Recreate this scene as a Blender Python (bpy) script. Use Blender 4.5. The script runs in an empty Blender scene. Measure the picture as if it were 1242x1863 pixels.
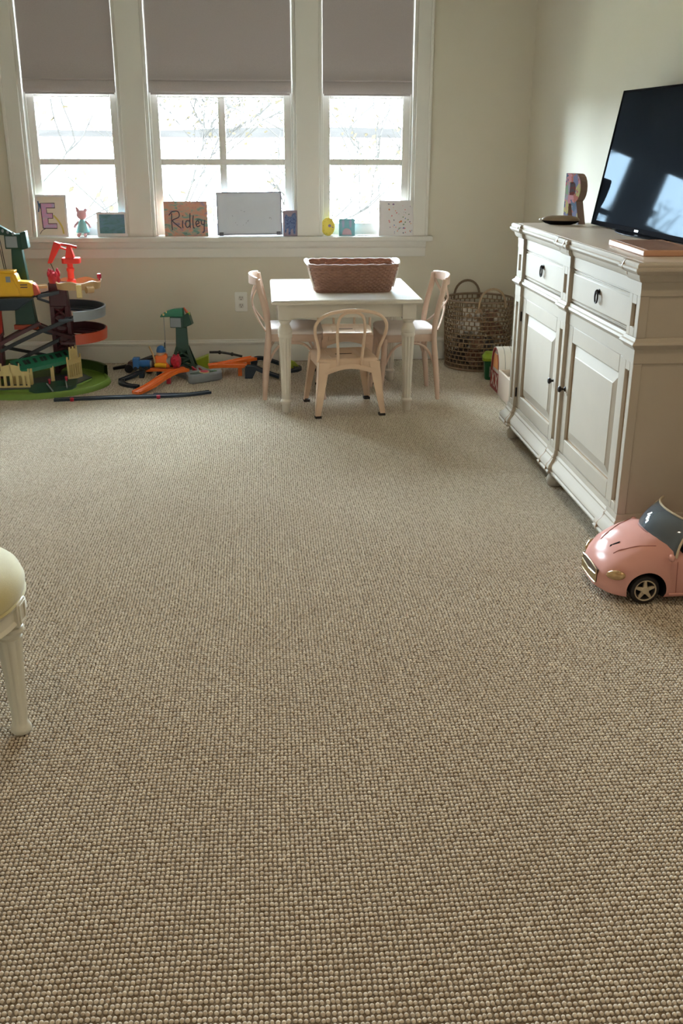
import bpy, math, random
from mathutils import Vector, Matrix
PI = math.pi
random.seed(7)
scene = bpy.context.scene
COL = scene.collection

# ---------------------------------------------------------------- camera, sky, lamps, exposure
IMG_W, IMG_H = 1242, 1863
F_PX, PITCH, YAW, ROLL = 1777.1, math.radians(20.770), math.radians(4.601), math.radians(0.173)
CAM_H = 1.36
cam_d = bpy.data.cameras.new('camera'); cam = bpy.data.objects.new('camera', cam_d); COL.objects.link(cam)
fw = Vector((math.sin(YAW)*math.cos(PITCH), math.cos(YAW)*math.cos(PITCH), -math.sin(PITCH)))
rt = Vector((math.cos(YAW), -math.sin(YAW), 0)); up = rt.cross(fw)
r2 = rt*math.cos(ROLL)+up*math.sin(ROLL); u2 = up*math.cos(ROLL)-rt*math.sin(ROLL)
cm = Matrix((r2, u2, -fw)).transposed().to_4x4(); cm.translation = (0, 0, CAM_H)
cam.matrix_world = cm
cam_d.sensor_fit = 'VERTICAL'; cam_d.sensor_height = 36.0; cam_d.lens = F_PX/IMG_H*36.0
cam_d.clip_start = 0.02; cam_d.clip_end = 6000
scene.camera = cam

SKY = 155.0
wd = bpy.data.worlds.new('sky'); scene.world = wd; wd.use_nodes = True
bg = wd.node_tree.nodes['Background']
bg.inputs[0].default_value = (0.74, 0.885, 1.0, 1); bg.inputs[1].default_value = SKY
scene.view_settings.view_transform = 'Standard'; scene.view_settings.look = 'None'
scene.view_settings.gamma = 1.0; scene.view_settings.use_curve_mapping = False
scene.view_settings.exposure = 0.22
scene.cycles.diffuse_bounces = 8

WALL_Y = 6.45      # inner face of the window wall
OPEN = [(-1.415, -0.822), (-0.676, 0.231), (0.373, 0.971)]   # the three openings in x
Z_SILL, Z_HEAD = 0.795, 2.46
for (a, b) in OPEN:                                  # portals guide sky sampling through the openings
    ld = bpy.data.lights.new('window_portal', 'AREA'); ld.shape = 'RECTANGLE'
    ld.size = b-a; ld.size_y = 0.86; ld.cycles.is_portal = True
    lo = bpy.data.objects.new('window_portal', ld); COL.objects.link(lo)
    lo.location = ((a+b)/2, WALL_Y+0.19, 1.22); lo.rotation_euler = (-PI/2, 0, 0)
LAMP_W = [2.2, 8.0, 2.2, 5.0, 2.0, 3.0]
LAMPS = [(-1.1, 2.0), (0.6, 2.0), (-1.1, 0.1), (0.6, 0.1), (-1.1, -1.6), (0.6, -1.6)]

# ---------------------------------------------------------------- helpers
def srgb(r, g, b):
    f = lambda c: (c/255/12.92) if c/255 <= 0.04045 else ((c/255+0.055)/1.055)**2.4
    return (f(r), f(g), f(b))
_mats = {}
def mat(name, col, rough=0.5, metal=0.0, var=0.06, vscale=18.0, bump=0.0, bscale=150.0, coat=0.0, spec=0.5, col2=None, sheen=0.0):
    if name in _mats: return _mats[name]
    m = bpy.data.materials.new(name); m.use_nodes = True; _mats[name] = m
    nt = m.node_tree; N = nt.nodes; L = nt.links; p = N['Principled BSDF']
    p.inputs['Roughness'].default_value = rough; p.inputs['Metallic'].default_value = metal
    p.inputs['Coat Weight'].default_value = coat; p.inputs['Coat Roughness'].default_value = 0.06
    p.inputs['Specular IOR Level'].default_value = spec
    p.inputs['Sheen Weight'].default_value = sheen
    tc = N.new('ShaderNodeTexCoord')
    nz = N.new('ShaderNodeTexNoise'); nz.inputs['Scale'].default_value = vscale; nz.inputs['Detail'].default_value = 4
    L.new(tc.outputs['Object'], nz.inputs['Vector'])
    mx = N.new('ShaderNodeMix'); mx.data_type = 'RGBA'
    if col2 is None:
        a = [max(0, c*(1-var)) for c in col]; b = [min(1, c*(1+var)) for c in col]
    else: a, b = col, col2
    mx.inputs[6].default_value = (*a, 1); mx.inputs[7].default_value = (*b, 1)
    L.new(nz.outputs['Fac'], mx.inputs[0]); L.new(mx.outputs[2], p.inputs['Base Color'])
    if bump:
        n2 = N.new('ShaderNodeTexNoise'); n2.inputs['Scale'].default_value = bscale; n2.inputs['Detail'].default_value = 3
        L.new(tc.outputs['Object'], n2.inputs['Vector'])
        bp = N.new('ShaderNodeBump'); bp.inputs['Strength'].default_value = bump; bp.inputs['Distance'].default_value = 0.004
        L.new(n2.outputs['Fac'], bp.inputs['Height']); L.new(bp.outputs[0], p.inputs['Normal'])
    return m

class MB:
    """collects faces for ONE mesh object"""
    def __init__(s): s.v = []; s.f = []; s.m = []; s.mi = 0; s.M = None
    def _p(s, p):
        p = Vector(p)
        return s.M @ p if s.M is not None else p
    def addv(s, pts):
        i = len(s.v); s.v += [tuple(s._p(p)) for p in pts]; return i
    def face(s, idx): s.f.append(tuple(idx)); s.m.append(s.mi)
    def box(s, x0, x1, y0, y1, z0, z1):
        i = s.addv([(x0,y0,z0),(x1,y0,z0),(x1,y1,z0),(x0,y1,z0),(x0,y0,z1),(x1,y0,z1),(x1,y1,z1),(x0,y1,z1)])
        for q in ((0,3,2,1),(4,5,6,7),(0,1,5,4),(1,2,6,5),(2,3,7,6),(3,0,4,7)): s.face([i+k for k in q])
        return s
    def hexa(s, bot, top):
        i = s.addv(list(bot)+list(top))
        for q in ((0,3,2,1),(4,5,6,7),(0,1,5,4),(1,2,6,5),(2,3,7,6),(3,0,4,7)): s.face([i+k for k in q])
        return s
    def loft(s, rings, closed=True, cap0=True, cap1=True, loop=False):
        n = len(rings[0]); st = [s.addv(r) for r in rings]
        pairs = list(zip(st, st[1:])) + ([(st[-1], st[0])] if loop else [])
        for a, b in pairs:
            for k in range(n if closed else n-1):
                k2 = (k+1) % n
                s.face((a+k, a+k2, b+k2, b+k))
        if closed and not loop:
            if cap0: s.face([st[0]+k for k in range(n)][::-1])
            if cap1: s.face([st[-1]+k for k in range(n)])
        return s
    def lathe(s, prof, o=(0,0,0), n=24, flute=0, fl_range=None):
        rings = []
        for (r, z) in prof:
            ring = []
            for k in range(n):
                a = 2*PI*k/n; rr = r
                if flute and fl_range and fl_range[0] <= z <= fl_range[1]: rr = r*(1-0.16*(0.5+0.5*math.cos(flute*a))**1.5)
                ring.append((o[0]+rr*math.cos(a), o[1]+rr*math.sin(a), o[2]+z))
            rings.append(ring)
        return s.loft(rings)
    def tube(s, path, r, n=8, loop=False, flat=None):
        path = [Vector(p) for p in path]; N = len(path); rings = []
        rs = r if isinstance(r, (list, tuple)) else [r]*N
        ref = None
        for i, p in enumerate(path):
            if loop: t = path[(i+1) % N]-path[i-1]
            else: t = path[min(i+1, N-1)]-path[max(i-1, 0)]
            t.normalize()
            if ref is None:
                ref = Vector((0,0,1)) if abs(t.z) < 0.9 else Vector((1,0,0))
            a = ref - t*ref.dot(t)
            if a.length < 1e-4: a = t.orthogonal()
            a.normalize(); ref = a; b = t.cross(a)
            fa, fb = (1, 1) if flat is None else flat
            rings.append([p+a*(rs[i]*fa*math.cos(2*PI*k/n))+b*(rs[i]*fb*math.sin(2*PI*k/n)) for k in range(n)])
        return s.loft(rings, loop=loop)
    def cyl(s, p0, p1, r0, r1=None, n=16):
        return s.tube([p0, p1], [r0, r0 if r1 is None else r1], n)
    def prism(s, poly, t, M=None):
        """poly in local xy, extruded 0..t in local z by matrix M"""
        M = M or Matrix.Identity(4)
        a = [M @ Vector((p[0], p[1], 0)) for p in poly]; b = [M @ Vector((p[0], p[1], t)) for p in poly]
        n = len(poly); i = s.addv(a); j = s.addv(b)
        s.face([i+k for k in range(n)][::-1]); s.face([j+k for k in range(n)])
        for k in range(n): k2 = (k+1) % n; s.face((i+k, i+k2, j+k2, j+k))
        return s
    def frame(s, outer, inner, t, M=None):
        """flat ring between two equal-length polygons, extruded"""
        M = M or Matrix.Identity(4); n = len(outer)
        ids = []
        for z in (0, t):
            for poly in (outer, inner): ids.append(s.addv([M @ Vector((p[0], p[1], z)) for p in poly]))
        oa, ia, ob, ib = ids
        for k in range(n):
            k2 = (k+1) % n
            s.face((oa+k2, oa+k, ia+k, ia+k2)); s.face((ob+k, ob+k2, ib+k2, ib+k))
            s.face((oa+k, oa+k2, ob+k2, ob+k)); s.face((ia+k2, ia+k, ib+k, ib+k2))
        return s
    def ball(s, c, r, nu=14, nv=8):
        r = r if isinstance(r, (list, tuple)) else (r, r, r)
        rings = []
        for j in range(nv+1):
            t = PI*j/nv; t = min(max(t, 0.03), PI-0.03)
            rings.append([(c[0]+r[0]*math.sin(t)*math.cos(2*PI*k/nu), c[1]+r[1]*math.sin(t)*math.sin(2*PI*k/nu), c[2]-r[2]*math.cos(t)) for k in range(nu)])
        return s.loft(rings)
    def sweep(s, path, prof):
        """plan path [(x,y)], profile [(out,z)], mitred; outward = left of travel"""
        n = len(path); rings = []
        P = [Vector(p) for p in path]
        nor = []
        for a, b in zip(P, P[1:]):
            d = (b-a).normalized(); nor.append(Vector((-d.y, d.x)))
        for i, p in enumerate(P):
            if i == 0: m = nor[0]
            elif i == n-1: m = nor[-1]
            else:
                m = (nor[i-1]+nor[i])/(1+nor[i-1].dot(nor[i]))
            rings.append([(p.x+m.x*o, p.y+m.y*o, z) for (o, z) in prof])
        return s.loft(rings)
    def build(s, name, mats, parent=None, bev=0.0, seg=2, angle=38, smooth=True, world=False):
        me = bpy.data.meshes.new(name)
        v = s.v
        if world and parent is not None:
            q = parent
            while q.parent is not None: q = q.parent
            o = q.location; v = [(a-o.x, b-o.y, c-o.z) for a, b, c in v]
        me.from_pydata(v, [], s.f)
        mats = mats if isinstance(mats, (list, tuple)) else [mats]
        for m in mats: me.materials.append(m)
        if any(s.m): me.polygons.foreach_set('material_index', s.m)
        import bmesh
        bm = bmesh.new(); bm.from_mesh(me); bmesh.ops.recalc_face_normals(bm, faces=bm.faces); bm.to_mesh(me); bm.free()
        if smooth:
            me.polygons.foreach_set('use_smooth', [True]*len(me.polygons)); me.set_sharp_from_angle(angle=math.radians(angle))
        me.update()
        o = bpy.data.objects.new(name, me); COL.objects.link(o)
        if parent is not None: o.parent = parent
        if bev:
            b = o.modifiers.new('bevel', 'BEVEL'); b.width = bev; b.segments = seg; b.limit_method = 'ANGLE'; b.angle_limit = math.radians(40)
            b.harden_normals = False
        return o

def tag(o, label, cat, group=None, kind=None):
    o['label'] = label; o['category'] = cat
    if group: o['group'] = group
    if kind: o['kind'] = kind
    return o
def thing(name, label, cat, loc=(0,0,0), rz=0.0, group=None, kind=None):
    o = bpy.data.objects.new(name, None); COL.objects.link(o); o.empty_display_size = 0.05
    o.location = loc; o.rotation_euler = (0, 0, rz)
    return tag(o, label, cat, group, kind)
def copy_tree(o, parent=None):
    c = o.copy(); COL.objects.link(c); c.parent = parent
    for ch in list(o.children): copy_tree(ch, c)
    return c
def rrect(w, h, r, n=5):
    pts = []
    for cx, cy, a0 in ((w/2-r, h/2-r, 0), (-w/2+r, h/2-r, PI/2), (-w/2+r, -h/2+r, PI), (w/2-r, -h/2+r, 1.5*PI)):
        for k in range(n+1): a = a0+PI/2*k/n; pts.append((cx+r*math.cos(a), cy+r*math.sin(a)))
    return pts
def FR(o, ex, ey):
    """frame matrix: local x->ex, y->ey, z->ex x ey, at o"""
    ex = Vector(ex).normalized(); ey = Vector(ey); ey = (ey-ex*ey.dot(ex)).normalized(); ez = ex.cross(ey)
    m = Matrix((ex, ey, ez)).transposed().to_4x4(); m.translation = o; return m
def bez(pts, n=12):
    """smooth curve through points (catmull-rom)"""
    P = [Vector(p) for p in pts]; P = [2*P[0]-P[1]]+P+[2*P[-1]-P[-2]]; out = []
    for i in range(1, len(P)-2):
        for k in range(n):
            t = k/n
            out.append(0.5*((2*P[i])+(P[i+1]-P[i-1])*t+(2*P[i-1]-5*P[i]+4*P[i+1]-P[i+2])*t*t+(3*P[i]-P[i-1]-3*P[i+1]+P[i+2])*t**3))
    out.append(P[-2]); return out
def ribbon(mb, path2d, w, M, t=0.0012):
    """flat painted stroke on a plane M (local xy), thickness t"""
    P = [Vector((p[0], p[1])) for p in path2d]
    rings = []
    for i, p in enumerate(P):
        d = (P[min(i+1, len(P)-1)]-P[max(i-1, 0)]).normalized(); n = Vector((-d.y, d.x))*w/2
        rings.append([M @ Vector((p.x+n.x, p.y+n.y, 0)), M @ Vector((p.x-n.x, p.y-n.y, 0)), M @ Vector((p.x-n.x, p.y-n.y, t)), M @ Vector((p.x+n.x, p.y+n.y, t))])
    mb.loft(rings)

# ---------------------------------------------------------------- shared materials
M_wall = mat('wall_paint', srgb(214,207,192), 0.85, var=0.02, vscale=3, bump=0.04, bscale=400)
M_trim = mat('trim_paint', srgb(226,223,217), 0.5, var=0.015, vscale=4, spec=0.2)
M_ceil = mat('ceiling_paint', srgb(225,222,214), 0.85, var=0.02)
M_cab = mat('cream_cabinet_paint', srgb(174,163,148), 0.62, var=0.05, vscale=9, bump=0.05, bscale=60, spec=0.12)
M_cabtop = mat('cream_cabinet_top', srgb(200,184,168), 0.34, var=0.05, vscale=6, spec=0.12)
M_glaze = mat('brown_glaze', srgb(150,122,90), 0.55, var=0.2, vscale=40)
M_iron = mat('dark_iron', srgb(42,36,34), 0.45, 0.7)
M_table = mat('white_table_paint', srgb(200,190,176), 0.34, var=0.05, vscale=10, spec=0.06)
M_blush = mat('blush_wood', srgb(196,168,150), 0.5, var=0.07, vscale=25, spec=0.15)
M_cush = mat('chair_cushion', srgb(214,200,192), 0.8, var=0.05, bump=0.15, bscale=500)
M_metal = mat('beige_enamel', srgb(212,182,156), 0.42, var=0.04, vscale=12, spec=0.15)
M_rub = mat('dark_rubber', srgb(40,34,32), 0.7)
M_white = mat('white_plastic', srgb(232,230,226), 0.35, var=0.02)
M_black = mat('black_plastic', (0.014, 0.014, 0.016), 0.5, spec=0.0)

# ---------------------------------------------------------------- the room
X_L, X_R, Y_B, Z_C = -3.0, 1.69, -2.4, 2.75
def struct(mb, name, m, label, cat, bev=0):
    o = mb.build(name, m, bev=bev); return tag(o, label, cat, kind='structure')
M_floor = mat('carpet_backing', srgb(112,98,78), 0.95, var=0.15, vscale=60)
floor = struct(MB().box(X_L-0.2, X_R+0.2, Y_B-0.2, WALL_Y+0.2, -0.12, -0.005), 'floor', M_floor, 'beige woven loop carpet covering the whole floor', 'carpet')

def carpet():
    dx, dy = 0.0093, 0.0122
    x0, x1, y0, y1 = -2.15, 1.68, 0.95, 6.42
    rnd = random.Random(3)
    pts = []
    ny = int((y1-y0)/dy); nx = int((x1-x0)/dx)
    ph = [rnd.uniform(0, 6.28) for _ in range(6)]
    for j in range(ny):
        for i in range(nx):
            x = x0+i*dx; y = y0+j*dy
            xx = x+0.0016*math.sin(y*9+ph[0])+rnd.uniform(-.0011, .0011)+0.003*math.sin(y*2.1+ph[2])
            yy = y+0.0022*math.sin(x*7+ph[1])+rnd.uniform(-.0012, .0012)+0.004*math.sin(x*1.7+ph[3])
            pts.append((xx, yy, -0.0034+rnd.uniform(-.0006, .0006)))
    me = bpy.data.meshes.new('carpet_loops'); me.from_pydata(pts, [], [])
    m = bpy.data.materials.new('carpet_yarn'); m.use_nodes = True
    nt = m.node_tree; N = nt.nodes; L = nt.links; p = N['Principled BSDF']
    p.inputs['Roughness'].default_value = 0.95; p.inputs['Specular IOR Level'].default_value = 0.15
    oi = N.new('ShaderNodeObjectInfo'); tc = N.new('ShaderNodeTexCoord'); geo = N.new('ShaderNodeNewGeometry')
    wv = N.new('ShaderNodeTexNoise'); wv.inputs['Scale'].default_value = 1.6; wv.inputs['Detail'].default_value = 5
    L.new(geo.outputs['Position'], wv.inputs['Vector'])
    ad = N.new('ShaderNodeMath'); ad.operation = 'ADD'; L.new(oi.outputs['Random'], ad.inputs[0]); L.new(wv.outputs['Fac'], ad.inputs[1])
    mr = N.new('ShaderNodeMapRange'); mr.inputs[1].default_value = 0.2; mr.inputs[2].default_value = 1.8; L.new(ad.outputs[0], mr.inputs[0])
    mx = N.new('ShaderNodeMix'); mx.data_type = 'RGBA'
    mx.inputs[6].default_value = (*srgb(180,166,147), 1); mx.inputs[7].default_value = (*srgb(213,202,185), 1)
    L.new(mr.outputs[0], mx.inputs[0]); L.new(mx.outputs[2], p.inputs['Base Color'])
    me.materials.append(m)
    o = bpy.data.objects.new('carpet_loops', me); COL.objects.link(o); o.parent = floor; o['kind'] = 'stuff'
    ng = bpy.data.node_groups.new('loops', 'GeometryNodeTree')
    ng.interface.new_socket('Geometry', in_out='INPUT', socket_type='NodeSocketGeometry')
    ng.interface.new_socket('Geometry', in_out='OUTPUT', socket_type='NodeSocketGeometry')
    n = ng.nodes; l = ng.links
    gi = n.new('NodeGroupInput'); go = n.new('NodeGroupOutput')
    sp = n.new('GeometryNodeMeshUVSphere'); sp.inputs['Segments'].default_value = 9; sp.inputs['Rings'].default_value = 6; sp.inputs['Radius'].default_value = 1.0
    sm = n.new('GeometryNodeSetShadeSmooth'); l.new(sp.outputs['Mesh'], sm.inputs[0])
    st = n.new('GeometryNodeSetMaterial'); st.inputs['Material'].default_value = m; l.new(sm.outputs[0], st.inputs[0])
    ip = n.new('GeometryNodeInstanceOnPoints'); l.new(gi.outputs[0], ip.inputs['Points']); l.new(st.outputs[0], ip.inputs['Instance'])
    rv = n.new('FunctionNodeRandomValue'); rv.data_type = 'FLOAT_VECTOR'
    rv.inputs[0].default_value = (0.0038, 0.0043, 0.0034); rv.inputs[1].default_value = (0.0047, 0.0054, 0.0044)
    l.new(rv.outputs[0], ip.inputs['Scale'])
    rr = n.new('FunctionNodeRandomValue'); rr.data_type = 'FLOAT_VECTOR'; rr.inputs['Seed'].default_value = 5
    rr.inputs[0].default_value = (-.25, -.25, -.3); rr.inputs[1].default_value = (.25, .25, .3)
    l.new(rr.outputs[0], ip.inputs['Rotation'])
    l.new(ip.outputs[0], go.inputs[0])
    md = o.modifiers.new('loops', 'NODES'); md.node_group = ng
carpet()

wb = MB(); T = 0.22
wb.box(X_L-0.2, OPEN[0][0], WALL_Y, WALL_Y+T, -0.12, Z_C); wb.box(OPEN[2][1], X_R+0.2, WALL_Y, WALL_Y+T, -0.12, Z_C)
wb.box(OPEN[0][0], OPEN[2][1], WALL_Y, WALL_Y+T, -0.12, Z_SILL-0.035); wb.box(OPEN[0][0], OPEN[2][1], WALL_Y, WALL_Y+T, Z_HEAD, Z_C)
wb.box(OPEN[0][1], OPEN[1][0], WALL_Y, WALL_Y+T, Z_SILL-0.035, Z_HEAD); wb.box(OPEN[1][1], OPEN[2][0], WALL_Y, WALL_Y+T, Z_SILL-0.035, Z_HEAD)
struct(wb, 'wall_back', M_wall, 'greige painted wall around the three windows', 'wall')
struct(MB().box(X_R, X_R+0.2, Y_B, WALL_Y, -0.12, Z_C), 'wall_right', M_wall, 'greige painted wall behind the cream cabinet', 'wall')
struct(MB().box(X_L-0.2, X_L, Y_B, WALL_Y, -0.12, Z_C), 'wall_left', M_wall, 'plain greige painted wall opposite the cabinet', 'wall')
struct(MB().box(X_L-0.2, X_R+0.2, Y_B-0.2, Y_B, -0.12, Z_C), 'wall_front', M_wall, 'plain greige painted wall facing the windows', 'wall')
struct(MB().box(X_L-0.2, X_R+0.2, Y_B-0.2, WALL_Y+T, Z_C, Z_C+0.15), 'ceiling', M_ceil, 'flat white painted ceiling', 'ceiling')
BASE = [(0,-0.004),(0.016,-0.004),(0.016,0.098),(0.013,0.104),(0.013,0.110),(0.020,0.114),(0.020,0.124),(0.012,0.130),(0.010,0.138),(0.004,0.142),(0,0.142)]
def baseboard(name, path, label):
    struct(MB().sweep(path, BASE), name, M_trim, label, 'baseboard')
baseboard('baseboard_back', [(X_R, WALL_Y), (X_L, WALL_Y)], 'tall cream baseboard under the windows')
baseboard('baseboard_right', [(X_R, Y_B), (X_R, WALL_Y-0.02)], 'tall cream baseboard behind the cream cabinet')
baseboard('baseboard_left', [(X_L, WALL_Y-0.02), (X_L, Y_B)], 'tall cream baseboard opposite the cabinet')

# window casing, stool and apron
tr = thing('trim_1', 'white casing boards around the three windows', 'window casing', (0, WALL_Y, Z_SILL), kind='structure')
CY0, CY1 = WALL_Y-0.02, WALL_Y
for (a, b, w) in ((-1.516, -1.415, .0), (-0.822, -0.676, 0), (0.231, 0.373, 0), (0.971, 1.066, 0)):
    mb = MB().box(a, b, CY0, CY1, Z_SILL, Z_HEAD)
    if a < -1.5: mb.box(a, a+0.018, CY0-0.008, CY0, Z_SILL, Z_HEAD)
    if a > 0.9: mb.box(b-0.018, b, CY0-0.008, CY0, Z_SILL, Z_HEAD)
    mb.build('casing_board', M_trim, tr, bev=0.003, world=True)
MB().box(-1.516, 1.066, CY0-0.004, CY1, Z_HEAD, Z_HEAD+0.11).build('head_board', M_trim, tr, bev=0.003, world=True)
stool = MB().box(-1.555, 1.095, WALL_Y-0.058, WALL_Y+0.001, Z_SILL-0.03, Z_SILL)
for a, b in OPEN: stool.box(a+.001, b-.001, WALL_Y, WALL_Y+0.13, Z_SILL-0.03, Z_SILL)
struct(stool, 'trim_2', M_trim, 'long white window stool carrying the pictures', 'window sill', bev=0.006)
ap = MB(); ap.sweep([(1.055, WALL_Y), (-1.505, WALL_Y)], [(0,.668),(0.016,.668),(0.018,.676),(0.018,.722),(0.026,.728),(0.032,.742),(0.036,.765),(0,.765)])
struct(ap, 'trim_3', M_trim, 'white moulded apron board under the window stool', 'window apron')

# windows: jambs, double-hung sashes, panes
M_pane = bpy.data.materials.new('window_glass'); M_pane.use_nodes = True
nt = M_pane.node_tree; nt.nodes.clear()
_o = nt.nodes.new('ShaderNodeOutputMaterial'); _m = nt.nodes.new('ShaderNodeMixShader'); _f = nt.nodes.new('ShaderNodeFresnel'); _f.inputs[0].default_value = 1.35
_t = nt.nodes.new('ShaderNodeBsdfTransparent'); _t.inputs[0].default_value = (0.96, 0.98, 0.98, 1); _g = nt.nodes.new('ShaderNodeBsdfGlossy'); _g.inputs['Roughness'].default_value = 0.02
nt.links.new(_f.outputs[0], _m.inputs[0]); nt.links.new(_t.outputs[0], _m.inputs[1]); nt.links.new(_g.outputs[0], _m.inputs[2]); nt.links.new(_m.outputs[0], _o.inputs[0])
def window(n, a, b, cols, label):
    w = thing('window_%d' % n, label, 'window', ((a+b)/2, WALL_Y+0.1, Z_SILL), kind='structure')
    jy0, jy1 = WALL_Y+0.0, WALL_Y+0.20
    for (p, q) in ((a, a+0.018), (b-0.018, b)):
        MB().box(p, q, jy0, jy1, Z_SILL, Z_HEAD).build('jamb', M_trim, w, bev=.002, world=True)
    for (p, q) in ((a+0.018, a+0.030), (b-0.030, b-0.018)):
        MB().box(p, q, WALL_Y+0.045, WALL_Y+0.060, Z_SILL, Z_HEAD).build('stop_bead', M_trim, w, bev=.003, world=True)
    MB().box(a+.018, b-.018, jy0, jy1, Z_HEAD-0.018, Z_HEAD).build('head_jamb', M_trim, w, world=True)
    MB().box(a+.018, b-.018, WALL_Y+0.13, jy1, Z_SILL-0.034, Z_SILL+0.004).build('sill_board', M_trim, w, world=True)
    i0, i1 = a+0.019, b-0.019
    for si, (z0, z1, yy) in enumerate(((Z_SILL+0.002, 1.640, WALL_Y+0.062), (1.612, Z_HEAD-0.02, WALL_Y+0.100))):
        s = MB(); st = 0.053; br = 0.072 if si == 0 else 0.035; trl = 0.033 if si == 0 else 0.05
        y0, y1 = yy, yy+0.034
        s.box(i0, i0+st, y0, y1, z0, z1); s.box(i1-st, i1, y0, y1, z0, z1)
        s.box(i0+st, i1-st, y0, y1, z0, z0+br); s.box(i0+st, i1-st, y0, y1, z1-trl, z1)
        so = s.build('sash', M_trim, w, bev=.004, world=True)
        gx0, gx1, gz0, gz1 = i0+st, i1-st, z0+br, z1-trl
        zm = 1.238 if si == 0 else (gz0+gz1)/2
        mu = MB().box(gx0, gx1, y0+.004, y1-.004, zm-0.019, zm+0.019)
        if cols == 2:
            xm = (gx0+gx1)/2
            mu.box(xm-0.022, xm+0.022, y0+.005, y1-.005, gz0, gz1)
        mu.build('muntin', M_trim, so, bev=.004, world=True)
        xs = [gx0, gx1] if cols == 1 else [gx0, xm, gx1]
        for c in range(cols):
            for (p, q) in ((gz0, zm), (zm, gz1)):
                MB().box(xs[c], xs[c+1], yy+0.015, yy+0.018, p, q).build('pane', M_pane, so, smooth=False, world=True)
    return w
window(1, *OPEN[0], 1, 'narrow double-hung window above the tall train playset')
window(2, *OPEN[1], 2, 'wide double-hung window with a cross of muntins')
window(3, *OPEN[2], 1, 'narrow double-hung window nearest the room corner')

# roman shades
M_shade = bpy.data.materials.new('shade_fabric'); M_shade.use_nodes = True
nt = M_shade.node_tree; p = nt.nodes['Principled BSDF']; p.inputs['Roughness'].default_value = 0.9; p.inputs['Specular IOR Level'].default_value = 0.1
_tc = nt.nodes.new('ShaderNodeTexCoord'); _n = nt.nodes.new('ShaderNodeTexNoise'); _n.inputs['Scale'].default_value = 240
nt.links.new(_tc.outputs['Object'], _n.inputs['Vector']); _mx = nt.nodes.new('ShaderNodeMix'); _mx.data_type = 'RGBA'
_mx.inputs[6].default_value = (*srgb(176,167,167), 1); _mx.inputs[7].default_value = (*srgb(192,183,183), 1)
nt.links.new(_n.outputs['Fac'], _mx.inputs[0]); nt.links.new(_mx.outputs[2], p.inputs['Base Color'])
_tl = nt.nodes.new('ShaderNodeBsdfTranslucent'); _tl.inputs[0].default_value = (*srgb(130,118,118), 1)
_ms = nt.nodes.new('ShaderNodeMixShader'); _ms.inputs[0].default_value = 0.05
nt.links.new(p.outputs[0], _ms.inputs[1]); nt.links.new(_tl.outputs[0], _ms.inputs[2]); nt.links.new(_ms.outputs[0], nt.nodes['Material Output'].inputs[0])
for i, ((a, b), lab) in enumerate(zip(OPEN, ('flat grey roman shade half lowered in the window above the train playset', 'flat grey roman shade half lowered in the wide cross-muntin window', 'flat grey roman shade half lowered in the window nearest the corner'))):
    w = thing('roman_shade', lab, 'window shade', ((a+b)/2, WALL_Y+0.02, 1.62), group='roman shades in the windows')
    p, q = a+0.026, b-0.026
    y = WALL_Y+0.020
    # fabric: side profile swept in x
    prof = [(y, Z_HEAD-0.03), (y+0.001, 2.1), (y-0.001, 1.80), (y-0.004, 1.722), (y-0.013, 1.712), (y-0.013, 1.705), (y-0.006, 1.700), (y-0.014, 1.690), (y-0.014, 1.640), (y-0.006, 1.632),
            (y-0.002, 1.640), (y-0.002, 1.70), (y+0.003, 1.72), (y+0.004, 1.80), (y+0.005, 2.1), (y+0.004, Z_HEAD-0.03)]
    MB().loft([[(p, yy, z) for yy, z in prof], [(q, yy, z) for yy, z in prof]]).build('fabric', M_shade, w, angle=50, world=True)
    MB().box(p, q, y-0.012, y+0.03, Z_HEAD-0.05, Z_HEAD-0.019).build('headrail', M_shade, w, world=True)
    MB().box(p+0.008, q-0.008, y-0.004, y+0.002, 1.622, 1.645).build('hem_bar', M_shade, w, world=True)

# wall outlet
ou = thing('wall_outlet', 'white duplex outlet plate on the wall left of the small table', 'outlet', (-0.139, WALL_Y, 0.325))
fm = FR((-0.139, WALL_Y-0.0005, 0.385), (1,0,0), (0,0,1))
def plate_on(fm_, poly, t): return MB().prism(poly, t, fm_)
MB().prism(rrect(0.080, 0.124, 0.006), 0.006, fm).build('plate', M_white, ou, bev=.002, world=True)
for dz in (-0.024, 0.024):
    f2 = FR((-0.139, WALL_Y-0.0065, 0.385+dz), (1,0,0), (0,0,1))
    rec = MB().prism(rrect(0.034, 0.030, 0.010), 0.0025, f2).build('receptacle', mat('receptacle_plastic', srgb(214,210,204), .4), ou, world=True)
    sl = MB()
    for dx_, h in ((-0.007, 0.010), (0.007, 0.008)):
        sl.prism([(dx_-.0014, 0.000), (dx_+.0014, 0.000), (dx_+.0014, h), (dx_-.0014, h)], 0.0004, f2 @ Matrix.Translation((0, 0, 0.0025)))
    sl.prism([(0.003*math.cos(k*PI/4), -0.008+0.003*math.sin(k*PI/4)) for k in range(8)], 0.0004, f2 @ Matrix.Translation((0, 0, 0.0025)))
    sl.build('slots', M_black, rec, world=True)

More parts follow.
